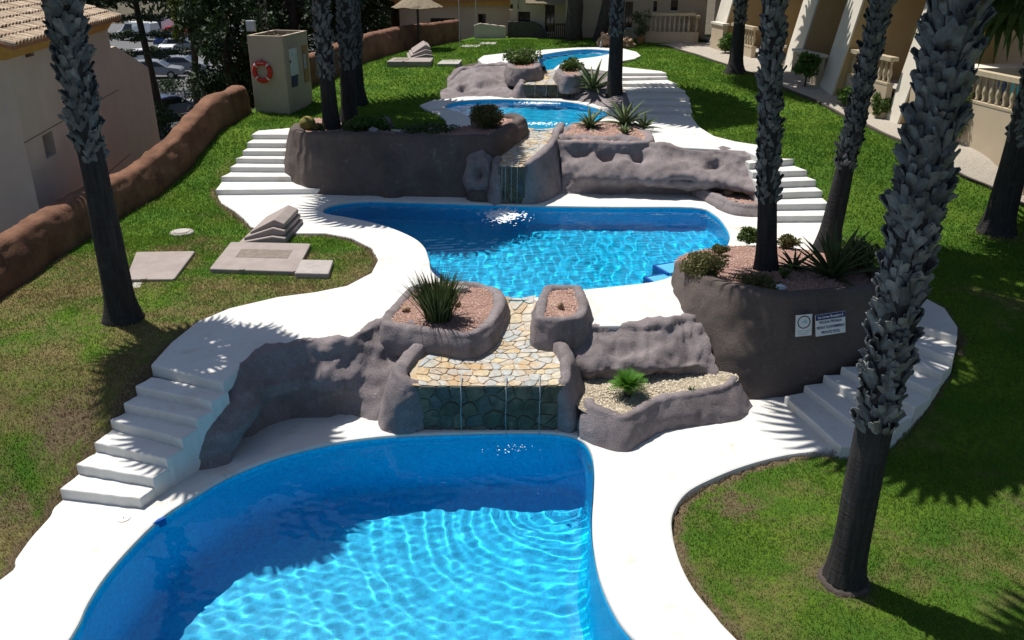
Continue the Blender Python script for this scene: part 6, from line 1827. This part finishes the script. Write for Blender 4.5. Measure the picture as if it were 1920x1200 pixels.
# shaded terrace with balusters in the far right corner
root2 = thing('corner_terrace', 'shaded corner terrace with balusters at far right of lawn', 'terrace', (8.2, 42.5, 2.8))
for k in range(9):
    o = bpy.data.objects.new('baluster', BM); COL.objects.link(o); o.parent = root2; o.location = Vector((6.55 + k * .22, 42.6 - k * .03, 3.35)) - Vector(root2.location); o.scale = (1, 1, 1.15)
MB().prism([(6.35, 42.55, 2.6), (8.6, 42.25, 2.6), (8.6, 42.25, 3.35), (6.35, 42.55, 3.35)], (0, .2, 0)).build('parapet', W['render_beige'], root2)
MB().prism([(6.35, 42.54, 4.07), (8.6, 42.24, 4.07), (8.6, 42.24, 4.2), (6.35, 42.54, 4.2)], (0, .24, 0)).build('rail', W['precast'], root2)
# dark leaning tree trunks before the back house
def trunk_tree(label, foot, top, r0, seed, crown_c, crown_r, mat='dark_leaf', k=60, per=70, size=.16, group=None, name='pine_tree'):
    root = thing(name, label, 'tree', foot, group)
    r = random.Random(seed)
    f, t = Vector(foot), Vector(top)
    pts = [f.lerp(t, q) + Vector((.12 * math.sin(q * 5 + seed), .1 * math.cos(q * 4 + seed), 0)) * (q > 0) * (q < 1) for q in (0, .15, .35, .6, .85, 1)]
    pts[0] = f - Vector((0, 0, .3))
    MB().tube(pts, [r0 * 1.35, r0 * 1.05, r0, r0 * .85, r0 * .6, r0 * .4], 12).build('trunk', W['bark'], root, True)
    cs = []; mb = MB(); c0 = Vector(crown_c); cr = Vector(crown_r)
    for i in range(k):
        v = Vector((r.gauss(0, 1), r.gauss(0, 1), r.gauss(0, 1))).normalized() * r.uniform(.45, 1.0)
        q = c0 + Vector((v.x * cr.x, v.y * cr.y, v.z * cr.z)); cs.append(tuple(q))
        if i < 9:
            s_ = f.lerp(t, r.uniform(.6, 1)); mb.tube([s_, s_.lerp(q, .5) + Vector((0, 0, .15)), q], [r0 * .35, r0 * .22, .02], 6)
    mb.build('limb', W['bark'], root, True)
    m_ = max(cr)
    V, F = foliage(cs, per, (cr.x * .26, cr.y * .26, cr.z * .2), size, seed, .4)
    o = obj('crown', fast_mesh('crown', V, F, W[mat]), root); o['kind'] = 'stuff'
    return root
trunk_tree('dark thick trunk left before the back houses', (3.0, 43.6, 2.8), (2.85, 43.6, 7.4), .38, 81, (2.8, 43.8, 8.4), (2.6, 2.4, 1.6), group='dark trees by the back houses')
trunk_tree('dark leaning trunk right before the back houses', (4.15, 43.4, 2.8), (5.0, 43.6, 7.4), .28, 82, (5.0, 43.9, 8.6), (2.6, 2.2, 1.6), group='dark trees by the back houses')
o = None
root = thing('potted_plant', 'dark leafy plant by the shaded corner terrace', 'plant', (6.05, 42.2, 2.85))
MB().lathe([(.14, 0), (.2, .3), (.22, .33), (.19, .33)], (6.05, 42.2, 2.86), 12).build('pot', W['terracotta'], root)
V, F = foliage([(6.05 + random.uniform(-.3, .3), 42.2 + random.uniform(-.2, .2), 3.5 + random.uniform(-.2, .7)) for _ in range(20)], 26, (.22, .22, .2), .09, 9, .3)
o = obj('foliage', fast_mesh('foliage', V, F, W['sword_leaf']), root); o['kind'] = 'stuff'

# ------------------------------------------------------------------ car park: cars, trees, hedges
def car(label, x, y, rz, paint, L_=4.3, Wd=1.75, H_=1.45, van=False, z=-2.66):
    root = empty('parked_car', (x, y, z), rz); tag(root, label, 'van' if van else 'car', 'cars parked below the left wall')
    h = L_ / 2; w = Wd / 2
    if van: low = [(-h, .35), (-h, 1.0), (-h + .02, H_ - .1), (-h + .2, H_), (h * .45, H_), (h * .72, 1.15), (h - .12, .95), (h, .7), (h, .32)]
    else: low = [(-h, .35), (-h + .03, .82), (-h + .35, .92), (-h + .75, H_ - .06), (-.3, H_), (.35, H_ - .05), (h * .52, .95), (h - .15, .82), (h, .62), (h, .32)]
    V = []; F = []; n = len(low)
    for s in (-1, 1):
        for (a, b) in low:
            tuck = .16 * max(0, (b - .9) / .6)
            V.append((a, s * (w - tuck), b))
    F += [tuple(range(n)), tuple(range(n, 2 * n))[::-1]] + [(i, n + i, n + (i + 1) % n, (i + 1) % n) for i in range(n)]
    o = mk('body', V, F, W[paint], root, False, False); md = o.modifiers.new('bevel', 'BEVEL'); md.width = .06; md.segments = 2; md.limit_method = 'ANGLE'
    for s in (-1, 1):
        g = [(-h + .85, .98), (-h + 1.0, H_ - .14), (.25, H_ - .14), (h * .42, .98)] if not van else [(h * .05, 1.05), (h * .05, H_ - .22), (h * .42, H_ - .22), (h * .62, 1.1)]
        V = [(a, s * (w - .16 * max(0, (b - .9) / .6) + .012), b) for a, b in g]
        mk('side_window', V + [(a, b - s * .02, c) for a, b, c in V], [(0, 1, 2, 3), (7, 6, 5, 4), (0, 4, 5, 1), (1, 5, 6, 2), (2, 6, 7, 3), (3, 7, 4, 0)], W['dark_glass'], root, False, False)
        for fx_ in (-h + .8, h - .8):
            wh = MB(); 
            for rr, nm, mt, hw in ((.31, 'wheel', 'tyre', .1),):
                pts = [(fx_, s * (w - .10), .31), (fx_, s * (w + .02), .31)]
                wo = MB().tube(pts, .31, 16).build('wheel', W['tyre'], root, False, False)
                MB().tube([(fx_, s * (w + .021), .31), (fx_, s * (w + .03), .31)], .19, 12).build('rim', W['rim_alloy'], wo, False, False)
        MB().box((h - .04, s * (w - .42) - .14, .6), (h + .012, s * (w - .42) + .14, .74)).build('headlight', W['lamp_glass'], root, False, False)
    a, b = ((h * .52 - .02, .98), (.38, H_ - .09)) if not van else ((h * .70, 1.18), (h * .47, H_ - .06))
    t = .03
    mk('windscreen', [(a[0] + t, -w + .22, a[1]), (a[0] + t, w - .22, a[1]), (b[0] + t, w - .28, b[1]), (b[0] + t, -w + .28, b[1]), (a[0] - .05, -w + .22, a[1] - .04), (a[0] - .05, w - .22, a[1] - .04), (b[0] - .05, w - .28, b[1] - .04), (b[0] - .05, -w + .28, b[1] - .04)],
       [(0, 1, 2, 3), (7, 6, 5, 4), (0, 4, 5, 1), (1, 5, 6, 2), (2, 6, 7, 3), (3, 7, 4, 0)], W['dark_glass'], root, False, False)
    return root
def cp(px, py): p = G(px, py, -2.66); return p.x, p.y
car('silver car nearest the lower kerb of the car park', *cp(294, 146), R(8), 'car_silver')
car('dark silver car right of the nearest silver one', *cp(345, 137), R(6), 'car_silver', 4.0)
car('navy car in second row of the car park', *cp(325, 121), R(10), 'car_navy')
car('pale blue car in the second row of the car park', *cp(318, 112), R(100), 'car_white', 4.2)
car('grey car at far right of the car park', *cp(343, 98), R(15), 'car_silver', 4.4)
car('blue car at the far end right of the van', *cp(330, 88), R(12), 'car_blue')
car('white van at the far end of the car park', *cp(262, 76), R(160), 'car_white', 5.0, 1.95, 2.1, True)
car('long white van with dark screen at the far end', *cp(312, 70), R(185), 'car_white', 5.6, 2.0, 2.3, True)
car('red car beside the long white van', *cp(338, 72), R(10), 'car_red', 4.0)
car('black car half hidden by the conifer foot', *cp(318, 222), R(60), 'car_navy', 4.0)
car('white car mostly hidden behind the brown building', *cp(279, 122), R(20), 'car_white', 4.0)
# pale kerb path below the hedge
a = [G(x, y, -2.6) for x, y in ((262, 232), (390, 188), (384, 176), (262, 212))]
o = mk('kerb_path', [tuple(p) for p in a], [(0, 1, 2, 3)], W['concrete']); tag(o, 'pale path below the car park hedge', 'path', kind='structure')
def hedge(label, pts, h, w_, seed, mat='dark_leaf', size=.13, k=50, per=70):
    cs = []; r = random.Random(seed)
    for _ in range(k):
        t = r.random() * (len(pts) - 1); i = int(t); p = Vector(pts[i]).lerp(Vector(pts[i + 1]), t - i)
        cs.append((p.x + r.uniform(-w_, w_), p.y + r.uniform(-w_, w_), p.z + r.uniform(.1, h)))
    root = thing('hedge', label, 'hedge', pts[0])
    V, F = foliage(cs, per, (w_ * .7, w_ * .7, h * .35), size, seed, .3)
    o = obj('foliage', fast_mesh('foliage', V, F, W[mat]), root); o['kind'] = 'stuff'
    mb = MB()
    for q in cs[:8]: mb.tube([(q[0], q[1], pts[0][2] - .1), q], [.05, .015], 5)
    mb.build('stem', W['bark'], root)
hedge('dark spiky hedge along the car park edge', [tuple(G(x, y, -2.6)) for x, y in ((262, 205), (330, 190), (400, 165), (450, 150))], 1.3, .8, 91)
hedge('dark shrubs between brown building and conifer foot', [tuple(G(x, y, -2.6)) for x, y in ((262, 225), (285, 235), (300, 260))], 1.3, .7, 92)
hedge('green shrubs just behind the boundary wall', [(-10.3, 27.0, -2.6), (-9.9, 28.6, -2.6), (-9.5, 30.0, -2.6)], 3.9, .7, 93, 'sword_leaf', .14, 60, 60)
# Norfolk style conifer with layered branches
f = G(307, 236, -2.66)
root = thing('conifer', 'dark conifer with layered branches standing in the car park', 'tree', f)
MB().tube([f - Vector((0, 0, .3)), f + Vector((-.3, 0, 4)), f + Vector((-.55, 0, 8)), f + Vector((-.9, 0, 13))], [.24, .2, .15, .05], 9).build('trunk', W['bark'], root, True)
cs = []; r_ = random.Random(5); mb = MB()
for lv in range(9):
    z = 4.2 + lv * .95; L_ = 3.0 * (1 - lv / 13)
    for k in range(7):
        a = k * .898 + lv * .5
        b0 = f + Vector((-.08 * z, 0, z)); tip = b0 + Vector((math.cos(a) * L_, math.sin(a) * L_, .25 - .1 * L_))
        mb.tube([b0, b0.lerp(tip, .5) + Vector((0, 0, -.05)), tip], [.06, .035, .012], 5)
        for q in (.35, .55, .75, .95): cs.append(tuple(b0.lerp(tip, q)))
mb.build('branches', W['bark'], root)
V, F = foliage(cs, 46, (.42, .42, .16), .13, 6, .25)
o = obj('crown', fast_mesh('crown', V, F, W['dark_leaf']), root); o['kind'] = 'stuff'
# the wood behind
TG = 'dark trees beyond the left wall'
for lab, foot, top, r0, cc, cr, mt, sd in (
    ('dark bushy tree directly behind the pump house', (-13.2, 41, -2.6), (-13.0, 41, 4), .3, (-13.0, 41.2, 3.0), (2.2, 2.2, 3.6), 'dark_leaf', 101),
    ('tall dark tree right behind the pump house mast', (-11.2, 46, -2.6), (-11, 46, 6), .35, (-10.8, 46, 4.4), (2.9, 2.5, 3.8), 'dark_leaf', 102),
    ('dark spreading tree behind the slim palm pair', (-8.2, 47, -1), (-8, 47, 6), .35, (-8.0, 47, 5.6), (2.4, 2.2, 3.4), 'dark_leaf', 103),
    ('yellow green tree left of the pump house', (-16.6, 46, -2.6), (-16.4, 46, 5), .2, (-16.2, 46, 4.6), (1.2, 1.5, 2.6), 'yellow_leaf', 104),
    ('dark tree hanging over the far car park', (-31.5, 66, -2.6), (-31, 66, 6), .4, (-29.5, 66, 6.3), (7.5, 3, 3.6), 'dark_leaf', 105),
    ('dark tree above the brown building roof', (-22.5, 44, -2.6), (-22, 44, 6), .4, (-21.2, 44, 6.2), (3.4, 2.6, 2.4), 'dark_leaf', 106),
    ('dark tree between conifer and pump house', (-14.9, 52, -2.6), (-14.8, 52, 6), .4, (-14.0, 52, 3.6), (3.0, 2.4, 4.6), 'dark_leaf', 107),
    ('green tree above the far boundary wall', (-6.6, 51, 1), (-6.5, 51, 6), .35, (-6.9, 50, 6.6), (2.2, 2, 2.4), 'ficus_leaf', 108),
    ('dark tree filling the gap left of the back houses', (-9.5, 56, 0), (-9.4, 56, 6), .4, (-9.4, 56, 4.6), (4.0, 2.4, 4.2), 'dark_leaf', 109)):
    trunk_tree(lab, foot, top, r0, sd, cc, cr, mt, 70, 90, .17, TG, 'garden_tree')
hedge('far dark tree line closing the car park', [(-70, 112, -2.6), (-50, 112, -2.6), (-30, 112, -2.6), (-15, 100, -2.6)], 9, 3.0, 94, 'dark_leaf', .6, 90, 60)

grass()
